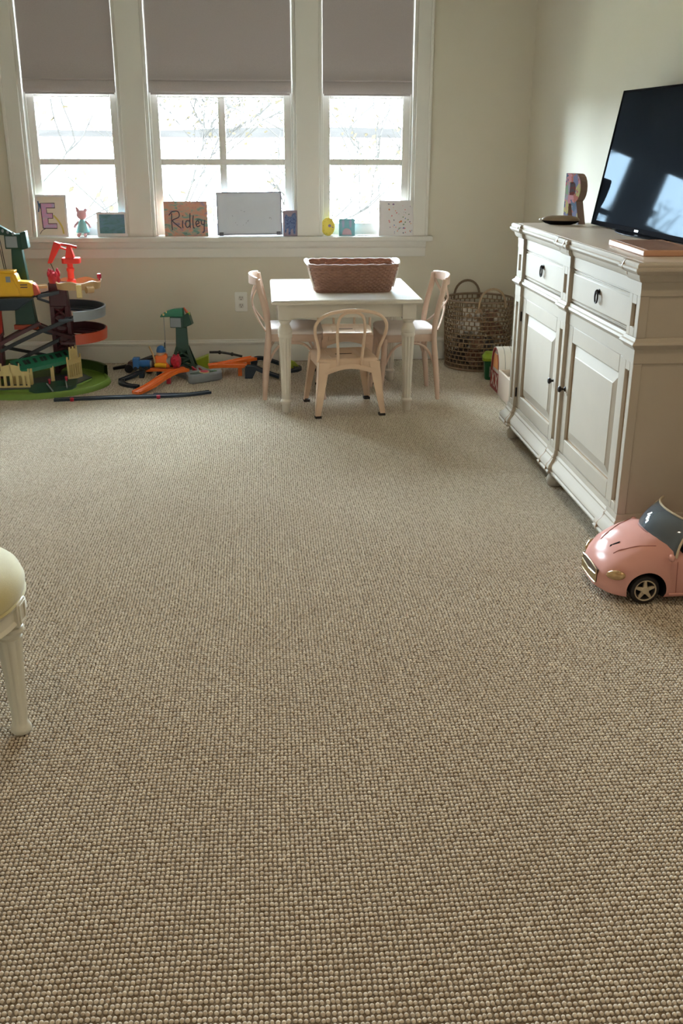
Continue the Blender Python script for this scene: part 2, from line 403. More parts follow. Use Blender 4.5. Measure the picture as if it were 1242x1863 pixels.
# ceiling downlights (behind and above the camera)
M_glow = bpy.data.materials.new('lamp_glow'); M_glow.use_nodes = True
_e = M_glow.node_tree.nodes.new('ShaderNodeEmission'); _e.inputs[0].default_value = (1, 0.72, 0.42, 1); _e.inputs[1].default_value = 30
M_glow.node_tree.links.new(_e.outputs[0], M_glow.node_tree.nodes['Material Output'].inputs[0])
for k, (x, y) in enumerate(LAMPS):
    t = thing('ceiling_downlight', 'round recessed warm downlight in the ceiling', 'ceiling light', (x, y, Z_C), group='recessed ceiling downlights')
    t['kind'] = 'structure'
    MB().frame([(0.07*math.cos(a*PI/12), 0.07*math.sin(a*PI/12)) for a in range(24)], [(0.052*math.cos(a*PI/12), 0.052*math.sin(a*PI/12)) for a in range(24)], 0.006, Matrix.Translation((0, 0, -0.006))).build('trim_ring', M_white, t)
    MB().cyl((0, 0, -0.003), (0, 0, -0.001), 0.052, n=24).build('lens', M_glow, t)
    ld = bpy.data.lights.new('downlight', 'AREA'); ld.shape = 'DISK'; ld.size = 0.10; ld.energy = LAMP_W[k]; ld.color = (1, 0.80, 0.58); ld.spread = math.radians(150)
    lo = bpy.data.objects.new('downlight_lamp', ld); COL.objects.link(lo); lo.parent = t; lo.location = (0, 0, -0.012)

# ---------------------------------------------------------------- outdoors beyond the glass
M_water = mat('lake_water', srgb(150,160,165), 0.12, var=0.03)
M_wood_far = mat('far_forest', (0.0070, 0.0062, 0.0057), 0.95, var=0.25, vscale=0.02, spec=0.0)
M_meadow = mat('pale_meadow', srgb(190,185,165), 0.95, var=0.1, vscale=0.05, spec=0.0)
M_bark = mat('bark', (0.0092, 0.0083, 0.0077), 0.9, var=0.2, vscale=30, spec=0.0)
M_leaf = mat('autumn_leaf', (0.0135, 0.0108, 0.0072), 0.8, var=0.3, vscale=3, spec=0.0)
tag(MB().box(-2500, 2500, 60, 2400, -6.4, -6.0).build('lake', M_water), 'pale lake stretching to the far shore', 'lake', kind='structure')
tag(MB().box(-80, 80, 7.2, 60, -7, -4.6).build('lawn', M_meadow), 'pale lawn between the house and the lake', 'lawn', kind='structure')
hb = MB(); rnd = random.Random(11); xs = [-2500+50*k for k in range(101)]
def ridge(x): return 25+4*math.sin(x*.0031)+2.5*math.sin(x*.011+1)+rnd.uniform(-.8, .8)
hb.loft([[(x, 2000, -6.0), (x, 2010, 8), (x, 2080, ridge(x)), (x, 2400, -6.0)] for x in xs])
tag(hb.build('far_hills', M_wood_far), 'low wooded hills along the far lake shore', 'hills', kind='structure')
tag(MB().loft([[(x, 1900, -6.0), (x, 1960, 7.5+.8*math.sin(x*.013)), (x, 2005, 7.5), (x, 2010, -6.0)] for x in xs]).build('far_shore', M_meadow), 'pale strip of far lake shore below the hills', 'shore', kind='structure')

def tree(name, label, base, h, seed, lean=(0, 0), nleaf=500, spread=0.55, leafz=(0, 9)):
    rnd = random.Random(seed); t = thing(name, label, 'tree', base, group='bare autumn trees beyond the windows')
    tr_, br_, lf = MB(), MB(), MB(); tips = []
    def grow(p, d, L, r, lev, mb):
        n = 5; path = [p]; q = p.copy(); dd = d.copy()
        for k in range(n):
            dd = (dd+Vector((rnd.uniform(-1, 1), rnd.uniform(-1, 1), rnd.uniform(-.5, .8)))*0.16).normalized(); q = q+dd*L/n; path.append(q.copy())
        mb.tube(path, [max(.011, r*(1-0.6*k/n)) for k in range(n+1)], 6 if lev < 2 else 4)
        if lev >= 2: tips.extend(path[2:])
        if lev >= 4: return
        for k in range(5 if lev == 0 else 3):
            j = rnd.randint(2, n); az = rnd.uniform(0, 2*PI)
            nd = (dd*0.75+Vector((math.cos(az), math.sin(az), rnd.uniform(-.1, .6)))*spread*1.2).normalized()
            grow(path[j], nd, L*rnd.uniform(.5, .75), r*(1-0.6*j/n)*.62, lev+1, br_)
    grow(Vector((0, 0, 0)), Vector((lean[0], lean[1], 1)).normalized(), h*.46, h*.0075, 0, tr_)
    for k in range(nleaf):
        c = rnd.choice(tips)+Vector((rnd.gauss(0, .12), rnd.gauss(0, .12), rnd.gauss(0, .12)))
        s_ = rnd.uniform(.035, .07); ax = Vector((rnd.gauss(0, 1), rnd.gauss(0, 1), rnd.gauss(0, 1))).normalized(); o_ = ax.orthogonal().normalized(); o2 = ax.cross(o_)
        i = lf.addv([c+o_*s_, c+o2*s_*.55, c-o_*s_, c-o2*s_*.55]); lf.face((i, i+1, i+2, i+3))
    tr_.build('trunk', M_bark, t); b = br_.build('branches', M_bark, t); b['kind'] = 'stuff'; l = lf.build('leaves', M_leaf, t, smooth=False); l['kind'] = 'stuff'
tree('bare_tree', 'thin autumn tree with sparse yellow leaves beyond the train playset window', (-2.65, 11.4, -4.6), 7.6, 5, (0.10, 0), 700)
tree('bare_tree', 'forked autumn tree with yellow leaves beyond the wide window', (-1.75, 20.5, -5.2), 10.5, 23, (0.02, 0), 900)
tree('bare_tree', 'slender autumn tree leaning past the corner window', (3.0, 17.6, -4.6), 8.4, 31, (-0.02, 0), 600)

# ---------------------------------------------------------------- cream cabinet
cab = thing('cabinet', 'cream two-door cabinet with drawers and dark pulls against the wall', 'cabinet', (1.42, 3.82, 0))
Y0, Y1 = 3.04, 4.60; FX = 1.19; BX = 1.672
PIL = [(3.04, 3.135), (3.79, 3.885), (4.505, 4.60)]
def plan(jog):
    p = [(BX, Y0), (FX, Y0), (FX, PIL[0][1]), (FX+jog, PIL[0][1]), (FX+jog, PIL[1][0]), (FX, PIL[1][0]), (FX, PIL[1][1]), (FX+jog, PIL[1][1]), (FX+jog, PIL[2][0]), (FX, PIL[2][0]), (FX, Y1), (BX, Y1)]
    return p
MB().box(FX+0.026, BX, Y0+.004, Y1-.004, 0.10, 0.985).build('carcass', M_cab, cab, bev=.002, world=True)
crn = MB().sweep(plan(0.012), [(-.03,.935),(.002,.935),(.002,.948),(.010,.952),(.016,.962),(.018,.972),(.030,.978),(.036,.986),(.036,.993),(.030,.996),(.031,1.004),(.026,1.010),(-.03,1.010)]).build('cornice', M_cab, cab, angle=30, world=True)
MB().box(FX-.005, BX, Y0-.005, Y1+.005, 0.99, 1.0112).build('top_panel', M_cabtop, cab, world=True)
MB().sweep(plan(0.012), [(-.02,.735),(.002,.735),(.006,.741),(.012,.746),(.016,.752),(.012,.759),(.006,.762),(.002,.772),(-.02,.772)]).build('waist_moulding', M_cab, cab, angle=30, world=True)
MB().sweep(plan(0.012), [(-.03,.078),(.034,.078),(.036,.086),(.030,.092),(.034,.100),(.030,.112),(.018,.124),(.010,.136),(.010,.142),(.004,.150),(.002,.168),(-.03,.168)]).build('plinth', M_cab, cab, angle=30, world=True)
MB().sweep(plan(0.012), [(-.02,.905),(.001,.905),(.001,.935),(-.02,.935)]).build('frieze_rail', M_cab, cab, world=True)
MB().sweep(plan(0.012), [(-.02,.690),(.001,.690),(.001,.735),(-.02,.735)]).build('middle_rail', M_cab, cab, world=True)
# worn brown lines where the mouldings break forward
for (a, b) in PIL:
    for yy in (a, b):
        if yy in (Y0, Y1): continue
        wl = MB().sweep([(FX-.0004, yy+.003), (FX-.0004, yy-.003)][::-1], [(-.001,.955),(.0165,.962),(.0185,.972),(.0305,.978),(.0365,.986),(.0365,.993),(.0315,1.004),(.0265,1.0106),(-.001,1.0106)])
        wl.build('worn_edge', M_glaze, crn, world=True)
        wl = MB().sweep([(FX-.0004, yy-.003), (FX-.0004, yy+.003)], [(-.001,.079),(.0345,.079),(.0365,.086),(.0345,.100),(.0305,.112),(.0185,.124),(.0105,.136),(.0105,.142),(.0045,.150),(-.001,.150)])
        wl.build('worn_edge', M_glaze, crn, world=True)
for (a, b) in PIL:
    for (z0, z1) in ((.168, .690), (.772, .905)):
        s = MB(); w_ = .028; e = .030
        s.box(FX, FX+.03, a, a+w_, z0, z1); s.box(FX, FX+.03, b-w_, b, z0, z1); s.box(FX, FX+.03, a+w_, b-w_, z0, z0+e); s.box(FX, FX+.03, a+w_, b-w_, z1-e, z1)
        s.box(FX+.012, FX+.03, a+w_, b-w_, z0+e, z1-e)
        po = s.build('pilaster', M_cab, cab, bev=.0015, seg=1, world=True)
        MB().box(FX+.0112, FX+.0125, a+w_, a+w_+.004, z0+e, z1-e).box(FX+.0112, FX+.0125, b-w_-.004, b-w_, z0+e, z1-e).build('groove', M_glaze, po, world=True)
for (a, b) in ((PIL[0][1], PIL[1][0]), (PIL[1][1], PIL[2][0])):
    a += .002; b -= .002; f = FX+.013
    # drawer
    z0, z1 = .774, .903
    d = MB().box(f+.006, f+.02, a, b, z0, z1)
    d.loft([[(f+.006, a+.010, z0+.010), (f+.006, b-.010, z0+.010), (f+.006, b-.010, z1-.010), (f+.006, a+.010, z1-.010)], [(f-.002, a+.018, z0+.018), (f-.002, b-.018, z0+.018), (f-.002, b-.018, z1-.018), (f-.002, a+.018, z1-.018)]])
    dr = d.build('drawer', M_cab, cab, bev=.0015, seg=1, world=True)
    MB().box(f+.0015, f+.0062, a+.004, b-.004, z1-.010, z1-.006).box(f+.0015, f+.0062, a+.004, b-.004, z0+.005, z0+.008).build('drawer_bead', M_cab, dr, bev=.001, world=True)
    yc, zc = (a+b)/2, .850
    pu = MB().ball((f-.010, yc, zc+.010), (.008, .007, .009), 10, 6)
    pu.cyl((f-.004, yc, zc+.010), (f, yc, zc+.010), .010, n=12)
    pu.tube([(f-.012, yc+.014*math.sin(t*2*PI/20), zc-.008+.021*math.cos(t*2*PI/20)) for t in range(20)], .0034, 6, loop=True)
    pu.build('ring_pull', M_iron, dr, world=True)
    # door
    z0, z1 = .170, .688; st = .062
    d = MB().box(f, f+.018, a, a+st, z0, z1).box(f, f+.018, b-st, b, z0, z1).box(f, f+.018, a+st, b-st, z0, z0+st).box(f, f+.018, a+st, b-st, z1-st, z1)
    do = d.build('door', M_cab, cab, bev=.0025, world=True)
    p0, p1, q0, q1 = a+st, b-st, z0+st, z1-st
    pn = MB().loft([[(f+.012, p0, q0), (f+.012, p1, q0), (f+.012, p1, q1), (f+.012, p0, q1)], [(f+.013, p0+.010, q0+.010), (f+.013, p1-.010, q0+.010), (f+.013, p1-.010, q1-.010), (f+.013, p0+.010, q1-.010)],
                    [(f+.003, p0+.045, q0+.045), (f+.003, p1-.045, q0+.045), (f+.003, p1-.045, q1-.045), (f+.003, p0+.045, q1-.045)], [(f+.001, p0+.048, q0+.048), (f+.001, p1-.048, q0+.048), (f+.001, p1-.048, q1-.048), (f+.001, p0+.048, q1-.048)]], cap0=False)
    pn.build('door_panel', M_cab, do, angle=12, world=True)
    MB().frame([(p0-.001, q0-.001), (p1+.001, q0-.001), (p1+.001, q1+.001), (p0-.001, q1+.001)], [(p0+.004, q0+.004), (p1-.004, q0+.004), (p1-.004, q1-.004), (p0+.004, q1-.004)], .002, FR((f+.0105, 0, 0), (0,1,0), (0,0,1))).build('panel_glaze', M_glaze, do, world=True)
    near = a < 3.5
    ky = (b-.024) if near else (a+.024)
    kb = MB().lathe([(.011, 0), (.009, .003), (.005, .006), (.005, .014), (.011, .019), (.013, .024), (.010, .029), (.001, .031)], n=16)
    o = kb.build('knob', M_iron, do); o.matrix_parent_inverse = Matrix.Identity(4)
    o.rotation_euler = (0, -PI/2, 0); o.location = Vector((f, ky, .432))-cab.location
    hy = (a+.001) if near else (b-.001)
    for hz in (.24, .60):
        MB().cyl((f-.003, hy, hz-.022), (f-.003, hy, hz+.022), .0045, n=10).build('hinge', M_iron, do, world=True)
for (yy) in (3.09, 3.838, 4.552):
    MB().lathe([(.030, 0), (.036, .010), (.038, .024), (.034, .038), (.026, .046), (.030, .056), (.034, .066), (.034, .082)], (FX+.028, yy, 0), 20).build('foot', M_cab, cab, world=True)
for (yy) in (3.09, 4.552):
    MB().lathe([(.030, 0), (.036, .010), (.038, .024), (.034, .038), (.026, .046), (.034, .082)], (BX-.05, yy, 0), 16).build('foot', M_cab, cab, world=True)

# ---------------------------------------------------------------- television
M_screen = bpy.data.materials.new('tv_screen'); M_screen.use_nodes = True
nt = M_screen.node_tree; nt.nodes.clear(); _o = nt.nodes.new('ShaderNodeOutputMaterial'); _m = nt.nodes.new('ShaderNodeMixShader'); _m.inputs[0].default_value = 0.0062
_d = nt.nodes.new('ShaderNodeBsdfDiffuse'); _d.inputs[0].default_value = (.012, .014, .018, 1); _g = nt.nodes.new('ShaderNodeBsdfGlossy'); _g.inputs['Color'].default_value = (.70, .86, 1, 1); _g.inputs['Roughness'].default_value = .04
nt.links.new(_d.outputs[0], _m.inputs[1]); nt.links.new(_g.outputs[0], _m.inputs[2]); nt.links.new(_m.outputs[0], _o.inputs[0])
tvL = 4.452; tvW = 0.985; lean = math.radians(9.8)
tv = thing('television', 'black flat screen television leaning back on the cream cabinet', 'television', (1.50, tvL-tvW/2, 1.012))
tm = FR((1.486, tvL, 1.016), (0.052, -1, 0), (math.sin(lean), 0, math.cos(lean)))   # x: along the cabinet towards the camera, y: up the panel, z: towards the room
TH = 0.558
bz = MB(); bz.M = tm
bz.frame([(0, 0), (tvW, 0), (tvW, TH), (0, TH)], [(.008, .020), (tvW-.008, .020), (tvW-.008, TH-.008), (.008, TH-.008)], .012)
bz.box(0.002, tvW-.002, .002, TH-.002, -.028, .001)
bz.box(0.15, tvW-.15, .03, .34, -.05, -.02)
bz.build('bezel', M_black, tv, bev=.002, world=True)
sc = MB(); sc.M = tm; sc.box(.006, tvW-.006, .018, TH-.006, .001, .0085); sc.build('screen', M_screen, tv, smooth=False, world=True)
lg = MB(); lg.M = tm; lg.box(tvW/2-.018, tvW/2+.018, .005, .013, .0118, .0128); lg.build('maker_badge', mat('badge', srgb(210,212,215), .3), tv, world=True)
sb = MB()
yc = tvL-tvW/2
sb.prism([(1.535+.085*math.cos(a*PI/12), yc+.25*math.sin(a*PI/12)) for a in range(24)], .005, Matrix.Translation((0, 0, 1.0115)))
sb.build('stand_base', mat('tv_base', (0.012, 0.012, 0.014), 0.3, spec=0.05), tv, bev=.002, world=True)
MB().tube([(1.575, yc, 1.014), (1.575, yc, 1.06), (1.58, yc, 1.13)], .022, 12).build('stand_neck', M_black, tv, world=True)

# ---------------------------------------------------------------- letter R, dark case, wooden board on the cabinet
def patch_mat(name, cols, scale, rough=.6):
    m = bpy.data.materials.new(name); m.use_nodes = True; _mats[name] = m
    nt = m.node_tree; p = nt.nodes['Principled BSDF']; p.inputs['Roughness'].default_value = rough; p.inputs['Specular IOR Level'].default_value = .1
    tc = nt.nodes.new('ShaderNodeTexCoord'); vo = nt.nodes.new('ShaderNodeTexVoronoi'); vo.inputs['Scale'].default_value = scale
    nz = nt.nodes.new('ShaderNodeTexNoise'); nz.inputs['Scale'].default_value = scale*1.5
    nt.links.new(tc.outputs['Object'], nz.inputs['Vector'])
    mxv = nt.nodes.new('ShaderNodeMix'); mxv.data_type = 'VECTOR'; mxv.inputs[0].default_value = .06
    nt.links.new(tc.outputs['Object'], mxv.inputs[4]); nt.links.new(nz.outputs['Color'], mxv.inputs[5]); nt.links.new(mxv.outputs[1], vo.inputs['Vector'])
    sx = nt.nodes.new('ShaderNodeSeparateColor'); nt.links.new(vo.outputs['Color'], sx.inputs[0])
    cr = nt.nodes.new('ShaderNodeValToRGB'); cr.color_ramp.interpolation = 'CONSTANT'
    el = cr.color_ramp.elements
    while len(el) < len(cols): el.new(0.5)
    for k, c in enumerate(cols): el[k].position = k/len(cols); el[k].color = (*srgb(*c), 1)
    nt.links.new(sx.outputs[0], cr.inputs[0]); nt.links.new(cr.outputs[0], p.inputs['Base Color'])
    return m
M_patch = patch_mat('decoupage_paper', [(150,62,80), (112,130,104), (150,138,84), (92,92,116), (160,106,110), (128,120,130), (66,82,100), (140,78,64)], 30, .85)
M_card = mat('brown_card', srgb(128,100,86), .7)
Rt = thing('letter_block', 'standing letter R block covered in patchwork paper beside the television', 'letter', (1.47, 4.56, 1.0112))
def letterR(h, w):
    s_ = .30*w; o = [(0, 0), (s_, 0), (s_, .40*h), (.46*w, .40*h)]
    o += [(.70*w, 0), (w*1.04, 0), (.78*w, .44*h)]
    for k in range(9):
        a = -PI/2*.75+PI*.875*k/8; o.append((.62*w+.38*w*math.cos(a), .715*h+.285*h*math.sin(a)))
    o += [(0, h)]
    hole = [(s_, .57*h), (.52*w, .57*h)]
    for k in range(5):
        a = -PI/2+PI*k/4; hole.append((.55*w+.14*w*math.cos(a), .70*h+.13*h*math.sin(a)))
    hole += [(s_, .83*h)]
    return o, hole
RO, RH = letterR(.216, .124)
# triangulated face with a hole: build by bridging with a slit
def slit_poly(o, hole):
    # connect the hole to the outline by a zero width slit from the hole's first point to the outline point (s,.40h)
    j = 2; hrev = [hole[0]]+hole[1:][::-1]
    return o[:j+1]+hrev+[hole[0]]+o[j:]
rm = FR((1.435, 4.640, 1.0112), (0.28, -1, 0), (0, 0, 1))
R_ = MB(); R_.M = rm; R_.prism(slit_poly(RO, RH), .036)
R_.build('face', M_patch, Rt, smooth=False, world=True)
R2 = MB(); R2.M = rm
n = len(RO); i = R2.addv([(p[0]*1.0, p[1], -.0004) for p in RO]); j = R2.addv([(p[0], p[1], .0350) for p in RO])
cx = sum(p[0] for p in RO)/n; cy = sum(p[1] for p in RO)/n
for k in range(n):
    a, b = Vector(RO[k]), Vector(RO[(k+1) % n]); d = (b-a).normalized(); nn = Vector((d.y, -d.x))*.0008
    R2.hexa([(a.x, a.y, -.0002), (b.x, b.y, -.0002), (b.x+nn.x, b.y+nn.y, -.0002), (a.x+nn.x, a.y+nn.y, -.0002)], [(a.x, a.y, .035), (b.x, b.y, .035), (b.x+nn.x, b.y+nn.y, .035), (a.x+nn.x, a.y+nn.y, .035)])
R2.v = R2.v[2*n:]; R2.f = [tuple(q-2*n for q in f_) for f_ in R2.f]
R2.build('edge_band', M_card, Rt, smooth=False, world=True)

cs = thing('oval_case', 'small dark oval case with tan lid lying before the letter block', 'case', (1.352, 4.505, 1.0112), rz=math.radians(-16))
MB().loft([[(.085*k_*math.cos(a*PI/14), .034*k_*math.sin(a*PI/14), z) for a in range(28)] for k_, z in ((.55, 0), (.80, .006), (.95, .014), (.98, .018))]).build('case_base', M_black, cs)
MB().loft([[(.085*k_*math.cos(a*PI/14), .034*k_*math.sin(a*PI/14), z) for a in range(28)] for k_, z in ((1, .018), (.97, .026), (.82, .034), (.5, .039), (.1, .040))]).build('case_lid', mat('tan_lid', srgb(150,132,110), .5), cs)
MB().ball((-.090, 0, .020), (.006, .006, .006), 10, 6).build('clasp', M_white, cs)

bd = thing('wooden_board', 'flat brown wooden board lying on the cabinet before the television', 'board', (1.35, 3.38, 1.0112))
M_bwood = mat('brown_board', srgb(182,136,106), .5, var=.15, vscale=14)
bq = [(1.258, 3.575), (1.243, 3.19), (1.44, 3.185), (1.455, 3.57)]
MB().hexa([(x, y, 1.0112) for x, y in bq], [(x, y, 1.030) for x, y in bq]).build('board', M_bwood, bd, bev=.003, world=True)
MB().hexa([(x+(.018 if k in (0, 1) else -.018), y+(-.018 if k in (0, 3) else .018), 1.0298) for k, (x, y) in enumerate(bq)], [(x+(.018 if k in (0, 1) else -.018), y+(-.018 if k in (0, 3) else .018), 1.0306) for k, (x, y) in enumerate(bq)]).build('inlay', mat('board_inlay', srgb(146,112,92), .3, var=.2, vscale=9), bd, world=True)

# ---------------------------------------------------------------- small table
tb = thing('small_table', 'small white painted square table with turned fluted legs', 'table', (0.435, 5.47, 0))
tx0, tx1, ty0, ty1 = .045, .828, 5.04, 5.90
TZ = .600
tp = MB(); cxx, cyy = (tx0+tx1)/2, (ty0+ty1)/2; w_, d_ = tx1-tx0, ty1-ty0
rings = []
for ins, z in ((.012, .576), (.002, .580), (0, .586), (.001, .594), (.006, .599), (.012, .600)):
    rings.append([(cxx+x, cyy+y, z) for x, y in rrect(w_-2*ins, d_-2*ins, .012)])
tp.loft(rings); tp.build('tabletop', M_table, tb, angle=60, world=True)
MB().frame(rrect(w_-.030, d_-.030, .012), rrect(w_-.034, d_-.034, .012), .0006, Matrix.Translation((cxx, cyy, .5998))).build('top_line', M_glaze, tb, world=True)
lx0, lx1, ly0, ly1 = tx0+.068, tx1-.068, ty0+.066, ty1-.072
for (a, b, c, d) in ((lx0, lx1, ly0-.022, ly0-.004), (lx0, lx1, ly1+.004, ly1+.022)):
    MB().box(a, b, c, d, .505, .577).build('apron', M_table, tb, bev=.002, world=True)
for (a, b, c, d) in ((lx0-.022, lx0-.004, ly0, ly1), (lx1+.004, lx1+.022, ly0, ly1)):
    MB().box(a, b, c, d, .505, .577).build('apron', M_table, tb, bev=.002, world=True)
LEG = [(.019, 0), (.021, .004), (.023, .045), (.025, .050), (.030, .054), (.031, .062), (.027, .068), (.024, .072), (.025, .085), (.027, .20), (.031, .33), (.034, .400), (.036, .405), (.037, .412), (.036, .418), (.034, .422), (.036, .430), (.037, .438), (.035, .446), (.026, .466), (.024, .474), (.027, .480), (.033, .486), (.033, .493), (.028, .497)]
for x in (lx0, lx1):
    for y in (ly0, ly1):
        l = MB().lathe(LEG, (x, y, 0), 40, 10, (.084, .401)); l.box(x-.035, x+.035, y-.035, y+.035, .496, .577)
        l.build('leg', M_table, tb, bev=0, angle=30, world=True)

# ---------------------------------------------------------------- cross-back chairs
def crossback():
    t = thing('crossback_chair', 'x', 'chair')
    hw = .160
    post = [(-.150, 0, 0), (-.142, 0, .10), (-.130, 0, .22), (-.120, 0, .33), (-.122, 0, .42), (-.140, 0, .52), (-.160, 0, .60), (-.172, 0, .662)]
    for s in (-1, 1):
        pts = bez([(x, s*(hw-.004*(z/.66)), z) for x, _, z in post], 4)
        MB().tube(pts, [.0125+.004*math.sin(min(1, p.z/.33)*PI*.8) if p.z < .40 else .0155 for p in pts], 10, flat=(1, .85)).build('rear_leg', M_blush, t)
    for s in (-1, 1):
        pts = bez([(.185, s*.170, 0), (.172, s*.165, .12), (.160, s*.158, .25), (.155, s*.152, .345)], 4)
        MB().tube(pts, [.012+.006*p.z/.345 for p in pts], 10).build('front_leg', M_blush, t)
    # seat frame (rounded trapezoid) and cushion
    def seat_poly(k):
        pts = []
        W1, W2, x0, x1, r = .172*k, .150*k, .185*k, -.140*k, .05
        for (cx, cy, a0) in ((x0-r, W1-r, 0), (x1+.02, W2-.02, PI/2), (x1+.02, -W2+.02, PI), (x0-r, -W1+r, 1.5*PI)):
            rr = r if cx > 0 else .02
            for q in range(6): a = a0+PI/2*q/5; pts.append((cx+rr*math.cos(a), cy+rr*math.sin(a)))
        return pts
    MB().loft([[(x, y, z) for x, y in seat_poly(k)] for k, z in ((.95, .325), (.98, .33), (.98, .360), (.96, .366))]).build('seat_frame', M_blush, t, angle=50)
    MB().loft([[(x, y, z) for x, y in seat_poly(k)] for k, z in ((.93, .362), (.985, .370), (.99, .380), (.95, .391), (.80, .397), (.4, .399))]).build('cushion', M_cush, t, angle=70)
    # crest rail, bowed backwards
    rings = []
    for k in range(13):
        u = -1+2*k/12; y = u*(hw+.004); x = -.172-.042*(1-u*u); h = .036-.006*abs(u)
        rings.append([(x-.009, y, .662-h), (x+.009, y, .664-h), (x+.005, y, .672+.008*(1-u*u)), (x-.008, y, .674+.008*(1-u*u))])
    MB().loft(rings).build('crest_rail', M_blush, t, bev=.003)
    for s in (-1, 1):
        pts = bez([(-.176, s*hw*.92, .63), (-.205, s*.08, .555), (-.200, -s*.02, .490), (-.165, -s*.10, .425), (-.135, -s*hw*.96, .385)], 5)
        MB().tube(pts, .0075, 8, flat=(1.3, .7)).build('cross_brace', M_blush, t)
    # bent arches between the legs
    def arch(p0, p1, top, name='leg_arch'):
        p0, p1 = Vector(p0), Vector(p1); pts = []
        for k in range(15):
            u = k/14; q = p0.lerp(p1, u); e = 1-abs(2*u-1)**3.2
            pts.append((q.x, q.y, p0.z+(top-p0.z)*e))
        MB().tube(pts, .0075, 8).build(name, M_blush, t)
    arch((.150, -.150, .20), (.150, .150, .20), .318); arch((-.130, -.150, .20), (-.130, .150, .20), .318)
    for s in (-1, 1): arch((-.125, s*.150, .20), (.152, s*.150, .20), .318)
    return t
ch = crossback(); ch.name = 'crossback_chair'; ch.location = (.148, 5.538, 0)
ch['label'] = 'blush wood cross-back child chair on the outlet side of the small table'; ch['group'] = 'cross-back chairs at the small table'
c2 = copy_tree(ch); c2.location = (.815, 5.485, 0); c2.rotation_euler = (0, 0, PI+math.radians(2))
c2['label'] = 'blush wood cross-back child chair on the hamper side of the small table'

# ---------------------------------------------------------------- metal chairs
def metal_chair():
    t = thing('metal_chair', 'x', 'chair')
    # local: faces +y, back at -y
    hw, sd = .160, .158
    rings = []
    for ins, z in ((.0, .252), (.0, .290), (.003, .298), (.012, .303), (.030, .302), (.034, .298)):
        rings.append([(x, y, z) for x, y in rrect(2*hw-2*ins, 2*sd-2*ins, .045-ins*.3, 6)])
    s = MB().loft(rings, cap0=False, cap1=True)
    s.build('seat', M_metal, t, angle=50)
    MB().box(-.045, .045, -.006, .006, .2970, .2992).build('seat_slot', M_rub, t)
    for q in (.055, -.085): MB().box(q, q+.03, -.10, .10, .2972, .3005).build('seat_rib', M_metal, t, bev=.0012)
    for sx in (-1, 1):
        for sy in (-1, 1):
            fx, fy = sx*.188, sy*.196; tx_, ty_ = sx*(hw+.001), sy*(sd+.001)
            l = MB(); th = .004
            wt, wb_ = .058, .028
            # plate across the back/front face and plate along the side form an angle section
            l.hexa([(fx, fy, .012), (fx-sx*wb_, fy, .012), (fx-sx*wb_, fy-sy*th, .012), (fx, fy-sy*th, .012)], [(tx_, ty_, .286), (tx_-sx*wt, ty_, .286), (tx_-sx*wt, ty_-sy*th, .286), (tx_, ty_-sy*th, .286)])
            l.hexa([(fx, fy, .012), (fx-sx*th, fy, .012), (fx-sx*th, fy-sy*wb_, .012), (fx, fy-sy*wb_, .012)], [(tx_, ty_, .286), (tx_-sx*th, ty_, .286), (tx_-sx*th, ty_-sy*wt, .286), (tx_, ty_-sy*wt, .286)])
            lo = l.build('leg', M_metal, t, bev=.0015)
            MB().box(min(fx, fx-sx*.032)-.001, max(fx, fx-sx*.032)+.001, min(fy, fy-sy*.032)-.001, max(fy, fy-sy*.032)+.001, 0, .014).build('foot_cap', M_rub, lo, bev=.002)
    for s_ in (-1, 1):
        pts = [( -.13+.26*k/10, s_*.165, .235+.030*math.sin(PI*k/10)) for k in range(11)]
        MB().tube(pts, .006, 6, flat=(2.2, .5)).build('under_brace', M_metal, t)
    # back hoops
    L = [(-.158, -.110, .285), (-.162, -.150, .36), (-.186, -.185, .45), (-.176, -.200, .505), (-.120, -.208, .545), (0, -.213, .562), (.120, -.208, .545), (.176, -.200, .505), (.186, -.185, .45), (.162, -.150, .36), (.158, -.110, .285)]
    MB().tube(bez(L, 6), .0085, 10).build('back_hoop', M_metal, t)
    I = [(-.062, -.163, .270), (-.066, -.180, .36), (-.072, -.195, .46), (-.062, -.204, .520), (-.035, -.209, .546), (0, -.211, .551), (.035, -.209, .546), (.062, -.204, .520), (.072, -.195, .46), (.066, -.180, .36), (.062, -.163, .270)]
    MB().tube(bez(I, 6), .0075, 10).build('inner_hoop', M_metal, t)
    return t
mc = metal_chair(); mc.location = (.424, 5.170, 0); mc.rotation_euler = (0, 0, math.radians(7))
mc['label'] = 'beige metal child chair with round hooped back on the open side of the table'; mc['group'] = 'metal chairs at the small table'
m2 = copy_tree(mc); m2.location = (.495, 5.912, 0); m2.rotation_euler = (0, 0, PI+math.radians(-2))
m2['label'] = 'beige metal child chair on the window side of the small table'

# ---------------------------------------------------------------- willow basket on the table
M_willow = mat('willow', srgb(140,101,82), .6, var=.35, vscale=45, bump=.2, bscale=220)
M_willow2 = mat('pale_handle', srgb(216,204,196), .5, var=.1)
bk = thing('willow_basket', 'rectangular reddish willow basket standing on the small table', 'basket', (.488, 5.415, .600))
def bpt(s, t):     # s 0..1 around, t 0..1 up: flared rounded rectangle
    w = .405+.075*t; d = .225+.085*t; r = .05
    per = 2*(w+d); u = (s % 1)*per
    # rectangle with soft corners through superellipse angle mapping
    a = s*2*PI; n = 7.0
    ca, sa = math.cos(a), math.sin(a)
    k = (abs(ca/(w/2))**n+abs(sa/(d/2))**n)**(-1/n)
    return Vector((k*ca, k*sa, .006+.138*t))
def bnorm(s, t):
    a = bpt(s-.002, t); b = bpt(s+.002, t); d = (b-a); return Vector((d.y, -d.x, 0)).normalized()
NS = 44
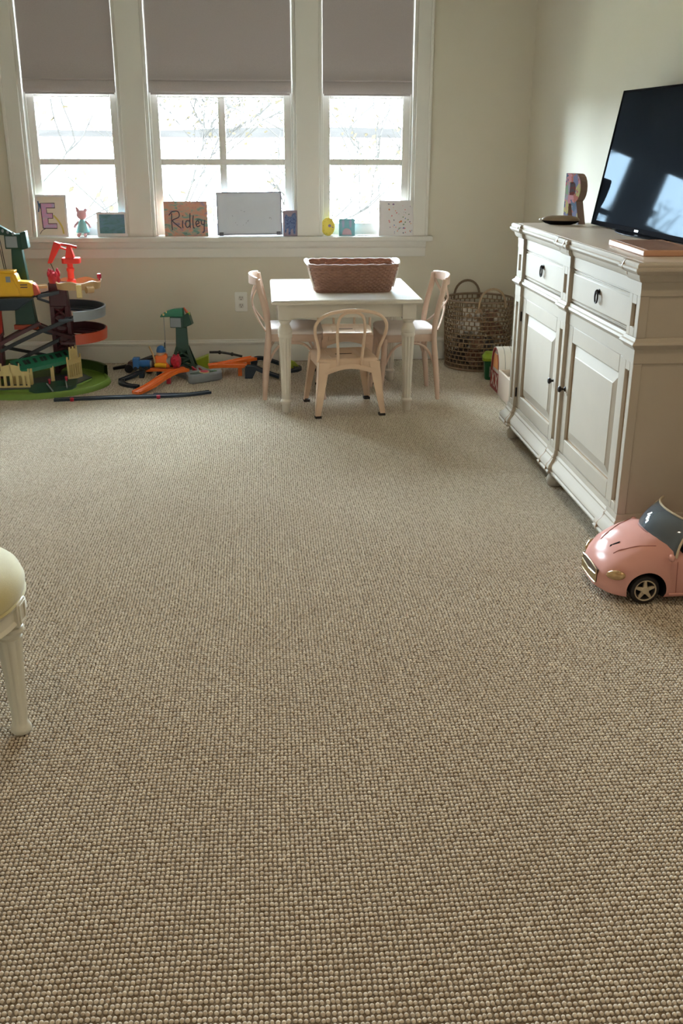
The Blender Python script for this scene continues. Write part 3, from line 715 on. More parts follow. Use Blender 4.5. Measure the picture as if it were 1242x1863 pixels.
# even spacing by arc length
def even(t, n):
    m = 720; P = [bpt(k/m, t) for k in range(m+1)]; L = [0]
    for k in range(m): L.append(L[-1]+(P[k+1]-P[k]).length)
    out = []; j = 0
    for q in range(n):
        tgt = L[-1]*q/n
        while L[j+1] < tgt: j += 1
        out.append((j+(tgt-L[j])/(L[j+1]-L[j]))/m)
    return out
S1 = even(.5, NS*2)
wv = MB()
rows = 15
for r in range(rows):
    t = (r+.5)/rows; path = []
    for q, s_ in enumerate(S1):
        ph = (1 if ((q//1+r) % 2) else -1)*.0032
        path.append(bpt(s_, t)+bnorm(s_, t)*ph)
    wv.tube(path, .0052, 6, loop=True)
o = wv.build('weave', M_willow, bk); o['kind'] = 'stuff'
sk = MB()
for q in range(0, NS*2, 2): sk.cyl(bpt(S1[q], 0), bpt(S1[q], 1.0), .0035, n=5)
o = sk.build('stakes', M_willow, bk); o['kind'] = 'stuff'
MB().loft([[bpt(s_, 0)+Vector((0, 0, z)) for s_ in S1] for z in (-.006, .002)]).build('bottom', M_willow, bk)
MB().tube([bpt(s_, 1.0)+Vector((0, 0, .003+.002*math.sin(q*1.7))) for q, s_ in enumerate(S1)], .0075, 8, loop=True).build('rim', M_willow, bk)
for sx in (-1, 1):
    pts = [(sx*(.238+.014*math.sin(PI*k/12)), -.125+.25*k/12, .148+.010*math.sin(PI*k/12)) for k in range(13)]
    MB().tube(pts, .0085, 8).build('handle', M_willow2, bk)
    for yy in (-.11, .11):
        MB().tube([(sx*.213, yy, .03), (sx*.232, yy, .10), (sx*.240, yy, .148)], .0045, 6).build('handle_lashing', M_willow2, bk)

# ---------------------------------------------------------------- lattice hamper and soft toys
M_ratt = mat('rattan', srgb(122,100,80), .6, var=.2, vscale=40)
M_ratt2 = mat('rattan_light', srgb(150,126,98), .6, var=.2, vscale=40)
HX, HY, HR, HZ = 1.372, 6.195, .213, .432
hm = thing('lattice_hamper', 'round brown open-lattice rattan hamper in the room corner', 'basket', (HX, HY, 0))
def hr(z): return HR*(.93+.07*math.sin(min(1, z/.30)*PI/2))
NR, NV = 15, 40
rg = MB(); vt = MB()
for r in range(NR+1):
    z = .012+(HZ-.016)*r/NR; R = hr(z)
    rg.tube([(R*math.cos(2*PI*k/48), R*math.sin(2*PI*k/48), z) for k in range(48)], .0034, 5, loop=True)
for r in range(NR):
    z0 = .012+(HZ-.016)*r/NR; z1 = .012+(HZ-.016)*(r+1)/NR
    for k in range(NV):
        a = 2*PI*(k+.5*(r % 2))/NV
        vt.tube([(hr(z0)*math.cos(a), hr(z0)*math.sin(a), z0), (hr(z1)*math.cos(a), hr(z1)*math.sin(a), z1)], .0040, 4)
o = rg.build('lattice_hoops', M_ratt2, hm); o['kind'] = 'stuff'
o = vt.build('lattice_uprights', M_ratt, hm); o['kind'] = 'stuff'
MB().cyl((0, 0, 0.001), (0, 0, .010), hr(0), n=40).build('bottom', M_ratt, hm)
MB().tube([(hr(HZ)*math.cos(2*PI*k/48), hr(HZ)*math.sin(2*PI*k/48), HZ) for k in range(48)], .0075, 8, loop=True).build('rim', M_ratt, hm)
MB().tube([(hr(.012)*1.01*math.cos(2*PI*k/48), hr(.012)*1.01*math.sin(2*PI*k/48), .008) for k in range(48)], .0075, 8, loop=True).build('base_rim', M_ratt, hm)
for ang, in ((math.radians(100),), (math.radians(-80),)):
    c = Vector((math.cos(ang), math.sin(ang), 0)); tv_ = Vector((-math.sin(ang), math.cos(ang), 0))
    pts = [c*hr(HZ)*1.0+tv_*(.088*math.cos(PI*k/14))+Vector((0, 0, HZ-.03+.115*math.sin(PI*k/14)**.8)) for k in range(15)]
    MB().tube(pts, .0075, 8).build('handle', M_ratt2 if ang < 0 else M_ratt, hm)
def plush(label, loc, s, m1, m2, rz=0, tilt=.3):
    t = thing('soft_toy', label, 'soft toy', loc, rz, group='soft toys inside the hamper')
    def T(p): return (p[0]*s, p[1]*s, p[2]*s)
    MB().ball(T((0, 0, .07)), (.065*s, .055*s, .07*s)).build('body', m1, t)
    hd = MB().ball(T((0, -.02, .165)), (.055*s, .050*s, .048*s)).build('head', m1, t)
    MB().ball(T((0, -.068, .155)), (.026*s, .018*s, .020*s)).build('muzzle', m2, hd)
    for sx in (-1, 1):
        MB().ball(T((sx*.045, -.01, .208)), (.020*s, .010*s, .020*s)).build('ear', m1, hd)
        MB().tube([T((sx*.055, -.02, .11)), T((sx*.085, -.04, .07)), T((sx*.075, -.07, .05))], [.020*s, .021*s, .017*s], 8).build('arm', m1, t)
        MB().tube([T((sx*.04, -.03, .035)), T((sx*.06, -.085, .028)), T((sx*.062, -.115, .034))], [.026*s, .025*s, .022*s], 8).build('leg', m1, t)
PB = [mat('plush_brown', srgb(120,86,68), .95, sheen=.3), mat('plush_white', srgb(205,198,190), .95, sheen=.3), mat('plush_grey', srgb(96,92,98), .95, sheen=.3), mat('plush_tan', srgb(168,136,108), .95, sheen=.3), mat('plush_dark', srgb(60,48,46), .95, sheen=.3)]
plush('brown teddy bear near the bottom of the lattice hamper', (HX-.02, HY-.055, .012), .85, PB[0], PB[3], .3)
plush('dark teddy bear deep inside the lattice hamper', (HX-.075, HY+.065, .012), .75, PB[4], PB[3], -.5)
plush('grey teddy bear low on the wall side of the hamper', (HX+.080, HY+.045, .012), .75, PB[2], PB[1], .9)
plush('white teddy bear near the top of the lattice hamper', (HX-.065, HY-.02, .215), .75, PB[1], PB[3], -.2)
plush('brown and white teddy bear on top inside the hamper', (HX+.075, HY-.03, .200), .72, PB[0], PB[1], .4)
plush('tan teddy bear peeping over the hamper rim', (HX+.01, HY+.105, .205), .70, PB[3], PB[1], .1)

# ---------------------------------------------------------------- green tub, toy barn, pale box beside the cabinet
tub = thing('green_tub', 'small dark green plastic tub with a lime lid beside the hamper', 'tub', (1.405, 5.815, 0), rz=math.radians(-8))
M_dg = mat('dark_green_plastic', srgb(34,92,58), .35); M_lime = mat('lime_plastic', srgb(128,150,36), .35)
MB().loft([[(x, y, z) for x, y in rrect(w, d, .02)] for w, d, z in ((.11, .085, 0), (.118, .092, .008), (.135, .105, .125), (.138, .108, .130))]).build('tub_body', M_dg, tub)
MB().loft([[(x, y, z) for x, y in rrect(w, d, .02)] for w, d, z in ((.152, .122, .118), (.156, .126, .122), (.156, .126, .136), (.145, .115, .140), (.125, .095, .160), (.12, .09, .162))], ).build('lid', M_lime, tub)
MB().box(-.035, .045, -.0505, -.046, .02, .085).build('label_patch', mat('tub_label', srgb(150,146,140), .5, var=.6, vscale=60), tub)

barn = thing('toy_barn', 'white round-roofed toy barn with red and white front beside the hamper', 'toy barn', (1.47, 5.52, 0))
M_bw = mat('barn_white', srgb(222,214,204), .45); M_bred = mat('barn_red', srgb(160,50,46), .45); M_bor = mat('barn_orange', srgb(206,138,84), .5)
# body runs along +x from its front (x0) ; cross-section in y-z with a curved gambrel roof
def barnsec(k):
    pts = [(-.105*k, 0), (-.105*k, .12)]
    for q in range(9):
        a = PI-PI*q/8; pts.append((.105*k*math.cos(a), .12+.135*k*math.sin(a)**.9))
    return pts+[(.105*k, 0)]
bx0, bx1 = 1.345, 1.60
MB().loft([[(bx0+.004, 5.53+y, z) for y, z in barnsec(.96)], [(bx1, 5.53+y, z) for y, z in barnsec(.96)]]).build('barn_body', M_bw, barn, angle=50, world=True)
sec = [p for p in barnsec(1.0)[1:-1]]
rf = MB()
for a, b in zip(sec, sec[1:]):
    pass
MB().loft([[(x, 5.53+y, z) for y, z in sec]+[(x, 5.53+y*.96, .12+(z-.12)*.96) for y, z in sec[::-1]] for x in (bx0-.006, bx1+.004)]).build('roof', M_bw, barn, angle=50, world=True)
for k in range(6):
    xx = bx0+.03+.04*k
    MB().tube([(xx, 5.53+y*1.005, .12+(z-.12)*1.005) for y, z in sec], .0016, 4).build('roof_seam', mat('seam_grey', srgb(150,144,136), .6), barn, world=True)
fmx = FR((bx0, 5.53, 0), (0, -1, 0), (0, 0, 1))
fo = barnsec(.96); fo = [(y, z) for y, z in fo]
MB().frame(fo, [(y*.86, .012+z*.92) for y, z in fo], .006, fmx).build('front_trim', M_bred, barn, world=True)
MB().prism([(-.05, .13), (.05, .13), (.05, .17), (.03, .21), (-.03, .21), (-.05, .17)], .005, fmx).build('loft_door', M_bor, barn, world=True)
for sx in (-1, 1):
    MB().prism([(sx*.042-.036, .015), (sx*.042+.036, .015), (sx*.042+.036, .105), (sx*.042-.036, .105)], .005, fmx).build('barn_door', M_bred, barn, world=True)
for sx in (-1, 1):
    st = MB(); ribbon(st, [(sx*.072, .02), (sx*.012, .10)], .010, fmx @ Matrix.Translation((0, 0, .005)), .002); ribbon(st, [(sx*.012, .02), (sx*.072, .10)], .010, fmx @ Matrix.Translation((0, 0, .005)), .0025)
    st.build('door_cross', M_bw, barn, world=True)
MB().box(1.39, 1.52, 5.4235, 5.4285, .095, .118).build('side_vent', mat('vent_dark', srgb(70,60,52), .6, var=.5, vscale=90), barn, world=True)

pb = thing('pale_box', 'low pale wooden box on the carpet at the far end of the cabinet', 'box', (1.49, 5.02, 0))
M_pale = mat('pale_wood', srgb(206,186,168), .5, var=.05)
b_ = MB(); x0_, x1_, y0_, y1_, h_ = 1.332, 1.660, 4.66, 5.41, .145; w_ = .012
b_.box(x0_, x0_+w_, y0_, y1_, 0, h_).box(x1_-w_, x1_, y0_, y1_, 0, h_).box(x0_+w_, x1_-w_, y0_, y0_+w_, 0, h_).box(x0_+w_, x1_-w_, y1_-w_, y1_, 0, h_)
b_.box(x0_+w_, x1_-w_, y0_+w_, y1_-w_, .002, .012)
b_.build('box_body', M_pale, pb, bev=.002, world=True)
MB().box(x0_+w_, x1_-w_, y0_+w_, y1_-.10, h_-.030, h_-.018).build('tray', mat('pale_tray', srgb(214,196,172), .5), pb, bev=.002, world=True)

# ---------------------------------------------------------------- round stool in the left foreground
stl = thing('round_stool', 'round yellow-beige upholstered stool with white fluted legs', 'stool', (-.85, 2.13, 0))
M_uph = mat('yellow_velvet', srgb(184,172,122), .85, var=.10, vscale=14, bump=.25, bscale=420, sheen=.4)
M_stool = mat('stool_paint', srgb(206,200,182), .4, var=.06, vscale=16)
MB().lathe([(.228, .304), (.262, .304), (.268, .308), (.266, .313), (.262, .317), (.262, .344), (.268, .348), (.270, .353), (.264, .357), (.228, .358)], n=64).build('apron', M_stool, stl)
MB().lathe([(.05, .352), (.262, .352), (.270, .366), (.272, .384), (.264, .404), (.244, .422), (.205, .436), (.14, .445), (.05, .449), (.002, .450)], n=64).build('cushion', M_uph, stl, angle=70)
MB().lathe([(.255, .352), (.268, .352), (.272, .357), (.268, .362), (.255, .362)], n=64).build('welt', M_uph, stl)
LG = [(.016, 0), (.021, .003), (.025, .010), (.025, .018), (.021, .026), (.0185, .032), (.019, .04), (.024, .16), (.0295, .258), (.030, .264), (.027, .268), (.027, .272), (.034, .276), (.037, .284), (.034, .292), (.026, .297), (.025, .310)]
for q in range(4):
    a = math.radians(-5+90*q); lx, ly = .234*math.cos(a), .234*math.sin(a)
    l = MB().lathe(LG, (lx, ly, 0), 48, 8, (.039, .259))
    lo = l.build('leg', M_stool, stl, angle=30)
    mm = Matrix.Translation((.252*math.cos(a), .252*math.sin(a), 0)) @ Matrix.Rotation(a, 4, 'Z')
    bb = MB(); bb.M = mm; bb.box(-.022, .020, -.026, .026, .300, .360); bb.build('corner_block', M_stool, lo, bev=.003)
    b2 = MB(); b2.M = mm @ FR((.020, 0, .330), (0, 1, 0), (0, 0, 1)); b2.frame(rrect(.040, .048, .004), rrect(.028, .036, .004), .003); b2.build('block_moulding', M_stool, lo, bev=.001)

# ---------------------------------------------------------------- pink doll convertible
M_pink = mat('pink_car_paint', srgb(198,146,136), .16, var=.02, coat=.0, spec=.03)
M_brass = mat('champagne_metal', srgb(196,176,140), .28, .7, var=.05)
M_rimc = mat('champagne_plastic', srgb(190,174,148), .35, var=.04)
car = thing('toy_car', 'pink toy convertible car parked on the carpet beside the cabinet', 'toy car', (1.035, 2.825, 0))
W = .152; LEN = .585
def lerp_tab(tab, u):
    for (a, va), (b, vb) in zip(tab, tab[1:]):
        if u <= b: t = (u-a)/(b-a); t = t*t*(3-2*t)*.35+t*.65; return va+(vb-va)*t
    return tab[-1][1]
def half(u):
    if u < .125: return W*(.36+.64*math.sqrt(max(0, 1-((.125-u)/.125)**2)))
    if u > LEN-.09: return W*(.72+.28*math.sqrt(max(0, 1-((u-LEN+.09)/.09)**2)))
    return W
T_bot = [(0, .034), (.03, .026), (.08, .022), (.5, .022), (LEN, .04)]
T_belt = [(0, .066), (.03, .098), (.07, .122), (.12, .138), (.20, .150), (.40, .152), (.50, .150), (LEN, .095)]
T_top = [(0, .078), (.012, .104), (.035, .135), (.07, .165), (.12, .192), (.165, .208), (.22, .205), (.25, .168), (.42, .168), (.45, .182), (.52, .172), (.56, .150), (LEN, .105)]
us = [0, .006, .014, .026, .04, .06, .08, .10, .12, .14, .165, .19, .21, .23, .25, .30, .36, .42, .45, .48, .51, .535, .555, .575, LEN]
rings = []
for u in us:
    w, zb, zl, zt = half(u), lerp_tab(T_bot, u), lerp_tab(T_belt, u), lerp_tab(T_top, u); zt = max(zt, zl+.006)
    hs = [(0, zb), (.75*w, zb), (.95*w, zb+.006), (w, zb+.022), (1.0*w, zb+.5*(zl-zb)), (.985*w, zl-.012), (.955*w, zl+.15*(zt-zl)), (.88*w, zl+.50*(zt-zl)), (.74*w, zl+.74*(zt-zl)), (.50*w, zl+.90*(zt-zl)), (.25*w, zl+.975*(zt-zl)), (0, zt)]
    rings.append([(u, -v, z) for v, z in hs]+[(u, v, z) for v, z in hs[::-1][1:-1]])
body = MB().loft(rings).build('body', M_pink, car, smooth=True, angle=50)
def cutter(mb):
    o = mb.build('cutter', M_black); o.location = car.location; return o
cuts = []
for u in (.135, .452):
    for s in (-1, 1): cuts.append(cutter(MB().cyl((u, s*.080, .052), (u, s*.22, .052), .062, n=40)))
ck = MB().loft([[(x+.333, y, z) for x, y in rrect(.185, .235, .05)] for z in (.07, .30)]); cuts.append(cutter(ck))
for c in cuts:
    b = body.modifiers.new('cut', 'BOOLEAN'); b.operation = 'DIFFERENCE'; b.object = c; b.solver = 'EXACT'
bpy.context.view_layer.update()
dg = bpy.context.evaluated_depsgraph_get()
nm = bpy.data.meshes.new_from_object(body.evaluated_get(dg)); body.modifiers.clear(); body.data = nm
for c in cuts: bpy.data.objects.remove(c)
nm.materials.clear(); nm.materials.append(M_pink); nm.materials.append(M_black)
for p_ in nm.polygons:
    c_ = p_.center; well = any(math.hypot(c_.x-u_, c_.z-.052) < .0626 for u_ in (.135, .452)) and .078 < abs(c_.y) < .1515 and not (abs(p_.normal.y) > .5 and abs(c_.y) > .1)
    p_.material_index = 1 if well else 0; p_.use_smooth = True
nm.set_sharp_from_angle(angle=math.radians(35))
def surf_z(u, v):
    w, zl, zt = half(u), lerp_tab(T_belt, u), lerp_tab(T_top, u); f = min(1, abs(v)/w)
    K = [(0, 1), (.25, .975), (.5, .90), (.74, .74), (.88, .50), (.955, .15), (.985, 0)]
    for (a, va), (b, vb) in zip(K, K[1:]):
        if f <= b: return zl+(va+(vb-va)*(f-a)/(b-a))*(zt-zl)
    return zl
M_seamp = mat('seam_pink', srgb(150,88,80), .5)
hd = MB()
for s in (-1, 1): hd.tube([(u, s*(.060+.055*min(1, (u-.05)/.11)), surf_z(u, .060+.055*min(1, (u-.05)/.11))+.0004) for u in [.05+.0075*k for k in range(16)]], .0016, 4)
hd.build('hood_seam', M_seamp, body)
MB().hexa([(.052, -.018, surf_z(.052, .018)-.002), (.078, -.030, surf_z(.078, .03)-.002), (.081, -.025, surf_z(.081, .025)-.002), (.055, -.013, surf_z(.055, .013)-.002)], [(.052, -.018, surf_z(.052, .018)+.002), (.078, -.030, surf_z(.078, .03)+.002), (.081, -.025, surf_z(.081, .025)+.002), (.055, -.013, surf_z(.055, .013)+.002)]).build('hood_vent', M_black, body)
# door seam
MB().tube([(.222, -W-.0006, .150), (.224, -W-.0008, .11), (.226, -W-.0008, .07), (.228, -W-.0006, .045)], .0012, 4).build('door_seam', M_seamp, body)
MB().tube([(.205+.02*k, -W-.002, .040) for k in range(10)], .004, 6, flat=(1.2, .6)).build('side_skirt', M_pink, body)
# wheels
def wheel(u, s):
    r = .047; g = MB()
    g.tube([(u+ (r-.010)*math.cos(2*PI*k/32), s*.128, r+.002+(r-.010)*math.sin(2*PI*k/32)) for k in range(32)], .0112, 8, loop=True, flat=(1, 1.15))
    tyre = g.build('tyre', M_rub, car)
    cz = r+.002; y1 = s*.140
    rim = MB()
    def ring(ra, rb, y, th):
        rim.frame([(ra*math.cos(2*PI*k/32), ra*math.sin(2*PI*k/32)) for k in range(32)], [(rb*math.cos(2*PI*k/32), rb*math.sin(2*PI*k/32)) for k in range(32)], th, FR((u, y, cz), (1, 0, 0), (0, 0, 1)) if s < 0 else FR((u, y, cz), (-1, 0, 0), (0, 0, 1)))
    ring(.0385, .0315, s*.132, .008)
    F = FR((u, s*.130, cz), (1, 0, 0), (0, 0, 1)) if s < 0 else FR((u, s*.130, cz), (-1, 0, 0), (0, 0, 1))
    for k in range(5):
        a = 2*PI*k/5+.35; ca, sa = math.cos(a), math.sin(a); n_ = (-sa, ca)
        rim.prism([(ca*.004-n_[0]*.0075, sa*.004-n_[1]*.0075), (ca*.033-n_[0]*.0035, sa*.033-n_[1]*.0035), (ca*.033+n_[0]*.0035, sa*.033+n_[1]*.0035), (ca*.004+n_[0]*.0075, sa*.004+n_[1]*.0075)], .008, F)
    rim.prism([(.012*math.cos(2*PI*k/20), .012*math.sin(2*PI*k/20)) for k in range(20)], .011, F)
    rim.build('wheel_rim', M_rimc, tyre, bev=.0008, seg=1)
    MB().cyl((u, s*.095, cz), (u, s*.128, cz), .034, n=24).build('brake_disc', M_black, tyre)
for u in (.135, .452):
    for s in (-1, 1): wheel(u, s)
# grille following the rounded nose
def nose_u(v, off=.0):
    k = min(.999, max(0, (abs(v)/W-.36)/.64)); return .125-.125*math.sqrt(1-k*k)-off
gv = [-.066+.132*k/20 for k in range(21)]
MB().loft([[(nose_u(v, .0015), v, .050), (nose_u(v, .0015), v, .092), (nose_u(v)+.006, v, .092), (nose_u(v)+.006, v, .050)] for v in gv]).build('grille_back', mat('grille_dark', srgb(70,52,34), .5), body)
gf = MB()
gf.tube([(nose_u(v, .003), v, .094+.006*(1-(v/.07)**2)) for v in gv], .0022, 6); gf.tube([(nose_u(v, .003), v, .049-.004*(1-(v/.07)**2)) for v in gv], .0022, 6)
gf.tube([(nose_u(v, .0035), v, .078-.008*(1-abs(v)/.07)) for v in gv], .0022, 6)
for s in (-1, 1): gf.cyl((nose_u(s*.066, .003), s*.066, .048), (nose_u(s*.066, .003), s*.066, .095), .0022, n=6)
grl = gf.build('grille_frame', M_brass, body)
for k in range(17):
    v = -.060+.12*k/16
    MB().cyl((nose_u(v, .002), v, .049), (nose_u(v, .002), v, .072), .0011, n=5).build('grille_slat', M_brass, grl)
for s in (-1, 1):
    hl = MB(); hl.M = Matrix.Translation((.040, s*.126, .099)) @ Matrix.Rotation(s*math.radians(50), 4, 'Z') @ Matrix.Rotation(math.radians(-14), 4, 'Y')
    hl.ball((0, 0, 0), (.034, .012, .016), 18, 10); hl.build('headlight', mat('amber_lens', srgb(176,140,92), .18, .35, var=.35, vscale=70, coat=.8), body)
    for dz in (.030, .018):
        MB().box(.018, .026, s*.100-.003, s*.100+.003, .033+dz, .037+dz).build('bumper_slot', mat('slot_grey', srgb(110,84,80), .5), body)
# interior
MB().loft([[(x+.333, y, z) for x, y in rrect(.183, .233, .05)] for z in (.070, .074)]).build('cabin_floor', M_black, car)
for s in (-1, 1):
    MB().box(.335, .385, s*.058-.042, s*.058+.042, .075, .110).box(.378, .408, s*.058-.040, s*.058+.040, .108, .205).build('seat', mat('seat_black', (.01, .01, .011), .5), car, bev=.01)
MB().box(.242, .265, -.115, .115, .12, .172).build('dashboard', M_black, car, bev=.006)
# windscreen
M_ws = bpy.data.materials.new('tinted_windscreen'); M_ws.use_nodes = True
p = M_ws.node_tree.nodes['Principled BSDF']; p.inputs['Base Color'].default_value = (.10, .12, .14, 1); p.inputs['Roughness'].default_value = .06; p.inputs['Alpha'].default_value = .82; p.inputs['Specular IOR Level'].default_value = .8
def ws(t, h):
    b = Vector((.158+.058*t*t, .146*t, .206-.046*t*t)); q = Vector((.222+.050*t*t, .128*t, .272-.012*t*t)); m = b.lerp(q, h); m.x -= .010*math.sin(PI*h); m.z += .004*math.sin(PI*h); return m
TT = [-1+2*k/20 for k in range(21)]
g = MB()
g.loft([[ws(t, h/6) for h in range(7)]+[ws(t, h/6)+Vector((.0025, 0, .0005)) for h in range(6, -1, -1)] for t in TT])
wso = g.build('windscreen', M_ws, car, angle=60)
MB().tube([ws(t, 1)+Vector((.001, 0, .002)) for t in TT], .0036, 6).build('screen_frame', M_rimc, wso)
MB().tube([ws(t, 0) for t in TT], .0034, 6).build('screen_base', mat('dark_pink', srgb(150,100,92), .4), wso)
for s in (-1, 1):
    MB().tube([ws(s, h/6)+Vector((.001, 0, 0)) for h in range(7)], .0042, 6).build('screen_pillar', M_rimc, wso)
    MB().ball((.196, s*(W+.010), .168), (.010, .016, .011), 12, 8).build('side_mirror', M_pink, body)

# ---------------------------------------------------------------- pictures and small things on the window stool
SZ = Z_SILL+.0004
def lean_frame(x, y, lean=.08, rz=0.0, z=SZ):
    c, s = math.cos(rz), math.sin(rz)
    return FR((x, y, z), (c, s, 0), (-s*math.sin(lean), c*math.sin(lean), math.cos(lean)))
def rect(x0, y0, x1, y1): return [(x0, y0), (x1, y0), (x1, y1), (x0, y1)]
def multi(name, cols, scale, dist=1.5, rough=.7):
    m = bpy.data.materials.new(name); m.use_nodes = True; nt = m.node_tree; p = nt.nodes['Principled BSDF']; p.inputs['Roughness'].default_value = rough
    tc = nt.nodes.new('ShaderNodeTexCoord'); mp = nt.nodes.new('ShaderNodeMapping'); mp.inputs['Scale'].default_value = (1, 1, 2.2); nz = nt.nodes.new('ShaderNodeTexNoise'); nz.inputs['Scale'].default_value = scale; nz.inputs['Distortion'].default_value = dist; nz.inputs['Detail'].default_value = 3
    nt.links.new(tc.outputs['Object'], mp.inputs[0]); nt.links.new(mp.outputs[0], nz.inputs['Vector'])
    cr = nt.nodes.new('ShaderNodeValToRGB'); el = cr.color_ramp.elements
    while len(el) < len(cols): el.new(.5)
    for k, c in enumerate(cols): el[k].position = .28+.46*k/(len(cols)-1); el[k].color = (*srgb(*c), 1)
    nt.links.new(nz.outputs['Fac'], cr.inputs[0]); nt.links.new(cr.outputs[0], p.inputs['Base Color']); return m
def stroke(parent, name, M_, pts, w, m, t=.0012, smooth=True):
    mb = MB(); ribbon(mb, [(p.x, p.y) for p in bez([(a, b, 0) for a, b in pts], 5)] if smooth else pts, w, M_, t); return mb.build(name, m, parent, smooth=False, world=True)
M_ink = mat('dark_ink', srgb(70,66,84), .6); M_fr = mat('white_frame', srgb(238,238,242), .5)

# letter E drawing
e = thing('letter_picture', 'white framed child drawing of a big letter E', 'picture', (-1.29, 6.48, SZ))
em = lean_frame(-1.388, 6.455, .10)
MB().frame(rect(0, 0, .190, .252), rect(.012, .012, .178, .240), .016, em).build('frame', M_fr, e, bev=.002, world=True)
MB().prism(rect(.010, .010, .180, .242), .006, em).build('paper', mat('cream_paper', srgb(238,233,222), .8, var=.04), e, world=True)
P2 = em @ Matrix.Translation((0, 0, .0062))
EO = [(.036, .052), (.122, .052), (.122, .080), (.070, .080), (.070, .112), (.100, .112), (.100, .142), (.066, .142), (.064, .174), (.116, .174), (.116, .202), (.030, .202)]
MB().prism(EO, .0008, P2).build('letter_fill', multi('pastel_fill', [(176,210,226), (206,180,220), (226,170,214), (190,214,220)], 18), e, smooth=False, world=True)
stroke(e, 'letter_outline', P2 @ Matrix.Translation((0, 0, .0008)), EO+[EO[0]], .005, M_ink, smooth=False)
stroke(e, 'yellow_stroke', P2, [(.105, .130), (.130, .100), (.152, .060), (.160, .020)], .010, mat('yellow_paint', srgb(214,200,110), .7))
stroke(e, 'blue_stroke', P2, [(.016, .215), (.020, .180), (.016, .150), (.024, .200), (.030, .170)], .007, mat('blue_paint', srgb(70,110,160), .7))
stroke(e, 'pencil_stroke', P2, [(.014, .018), (.030, .040), (.050, .050)], .003, M_ink)

# plush doll
d = thing('plush_doll', 'small pink plush animal doll in a teal dress on the window stool', 'plush doll', (-1.113, 6.472, SZ))
M_pp = mat('plush_pink', srgb(214,166,172), .95, sheen=.3); M_teal = mat('teal_cloth', srgb(150,212,216), .9)
def DP(x, y, z): return (-1.113+x, 6.472+y, SZ+z)
MB().ball(DP(0, 0, .132), (.034, .026, .031)).build('head', M_pp, d, world=True)
for s, l in ((-1, .034), (1, .024)):
    MB().tube([DP(s*.016, 0, .148), DP(s*.026, 0, .148+l*.6), DP(s*.031, 0, .148+l)], [.015, .010, .002], 8, flat=(1, .6)).build('ear', M_pp, d, world=True)
MB().lathe([(.012, .104), (.022, .092), (.028, .070), (.036, .046), (.042, .030), (.040, .026), (.01, .026)], DP(0, 0, 0), 20).build('dress', M_teal, d, world=True)
for s in (-1, 1):
    MB().tube([DP(s*.020, 0, .094), DP(s*.040, -.004, .074), DP(s*.050, -.008, .056)], [.009, .008, .007], 8).build('arm', M_pp, d, world=True)
    MB().tube([DP(s*.015, .0, .036), DP(s*.018, -.022, .016), DP(s*.020, -.048, .012)], [.010, .010, .011], 8).build('leg', M_pp, d, world=True)

# teal picture
f = thing('teal_picture', 'small white frame holding a dark teal picture', 'picture', (-.925, 6.48, SZ))
fm2 = lean_frame(-1.022, 6.462, .10)
MB().frame(rect(0, 0, .190, .148), rect(.016, .020, .172, .134), .014, fm2).build('frame', M_fr, f, bev=.002, world=True)
MB().prism(rect(.014, .018, .174, .136), .005, fm2).build('print', multi('teal_print', [(70,110,120), (92,140,150), (110,150,180), (120,120,160)], 14), f, world=True)

# name canvas
nc = thing('name_canvas', 'painted canvas with a handwritten name across teal and orange', 'canvas', (-.465, 6.48, SZ))
nm_ = lean_frame(-.602, 6.455, .09)
MB().prism(rect(0, 0, .270, .212), .016, nm_).build('canvas', multi('sunset_paint', [(84,112,118), (128,162,152), (190,160,146), (208,150,128), (160,140,158), (138,124,140)], 9, 2.2), nc, bev=.002, world=True)
N2 = nm_ @ Matrix.Translation((0, 0, .0162))
def S(*p): stroke(nc, 'lettering', N2, p, .0062, M_ink)
S((.048, .140), (.046, .090), (.048, .038))                                                        # R
S((.030, .128), (.052, .150), (.088, .150), (.092, .118), (.052, .098), (.075, .072), (.104, .050))
S((.116, .098), (.112, .075), (.114, .052)); S((.115, .122), (.117, .127))                              # i
S((.156, .094), (.138, .094), (.132, .070), (.142, .054), (.158, .068), (.158, .100)); S((.162, .140), (.160, .100), (.160, .052))   # d
S((.182, .128), (.178, .095), (.180, .055), (.188, .052))                                             # l
S((.196, .072), (.216, .082), (.208, .096), (.196, .082), (.204, .060), (.224, .066))                  # e
S((.230, .096), (.232, .076), (.246, .072)); S((.252, .100), (.248, .070), (.246, .030), (.236, .024))  # y

# whiteboard
wbd = thing('whiteboard', 'blank tabletop whiteboard in a thin grey frame', 'whiteboard', (-.068, 6.47, SZ))
wm = lean_frame(-.272, 6.452, .09, z=SZ+.006) @ Matrix.Rotation(.012, 4, 'Z')
MB().prism(rect(.006, .006, .404, .254), .008, wm).build('board', mat('whiteboard_face', srgb(212,218,232), .5, var=.03), wbd, world=True)
MB().frame(rect(0, 0, .410, .260), rect(.008, .008, .402, .252), .012, wm).build('frame', mat('grey_frame', srgb(150,154,170), .4), wbd, bev=.002, world=True)
for xx in (.012, .372):
    b = MB(); b.M = wm; b.box(xx, xx+.026, -.004, .018, -.004, .022); b.build('foot', mat('grey_foot', srgb(110,112,124), .5), wbd, bev=.003, world=True)
mk = MB(); rnd = random.Random(4)
W2 = wm @ Matrix.Translation((0, 0, .0082))
for k in range(14):
    a = rnd.uniform(0, 6.28); x, y = .15+.05*math.cos(a), .105+.045*math.sin(a); ribbon(mk, [(x, y), (x+rnd.uniform(-.006, .006), y+rnd.uniform(-.009, .009))], .0018, W2, .0004)
for k in range(5): x, y = .335+rnd.uniform(-.008, .008), .10+rnd.uniform(-.008, .008); ribbon(mk, [(x, y), (x+.004, y+.005)], .0018, W2, .0004)
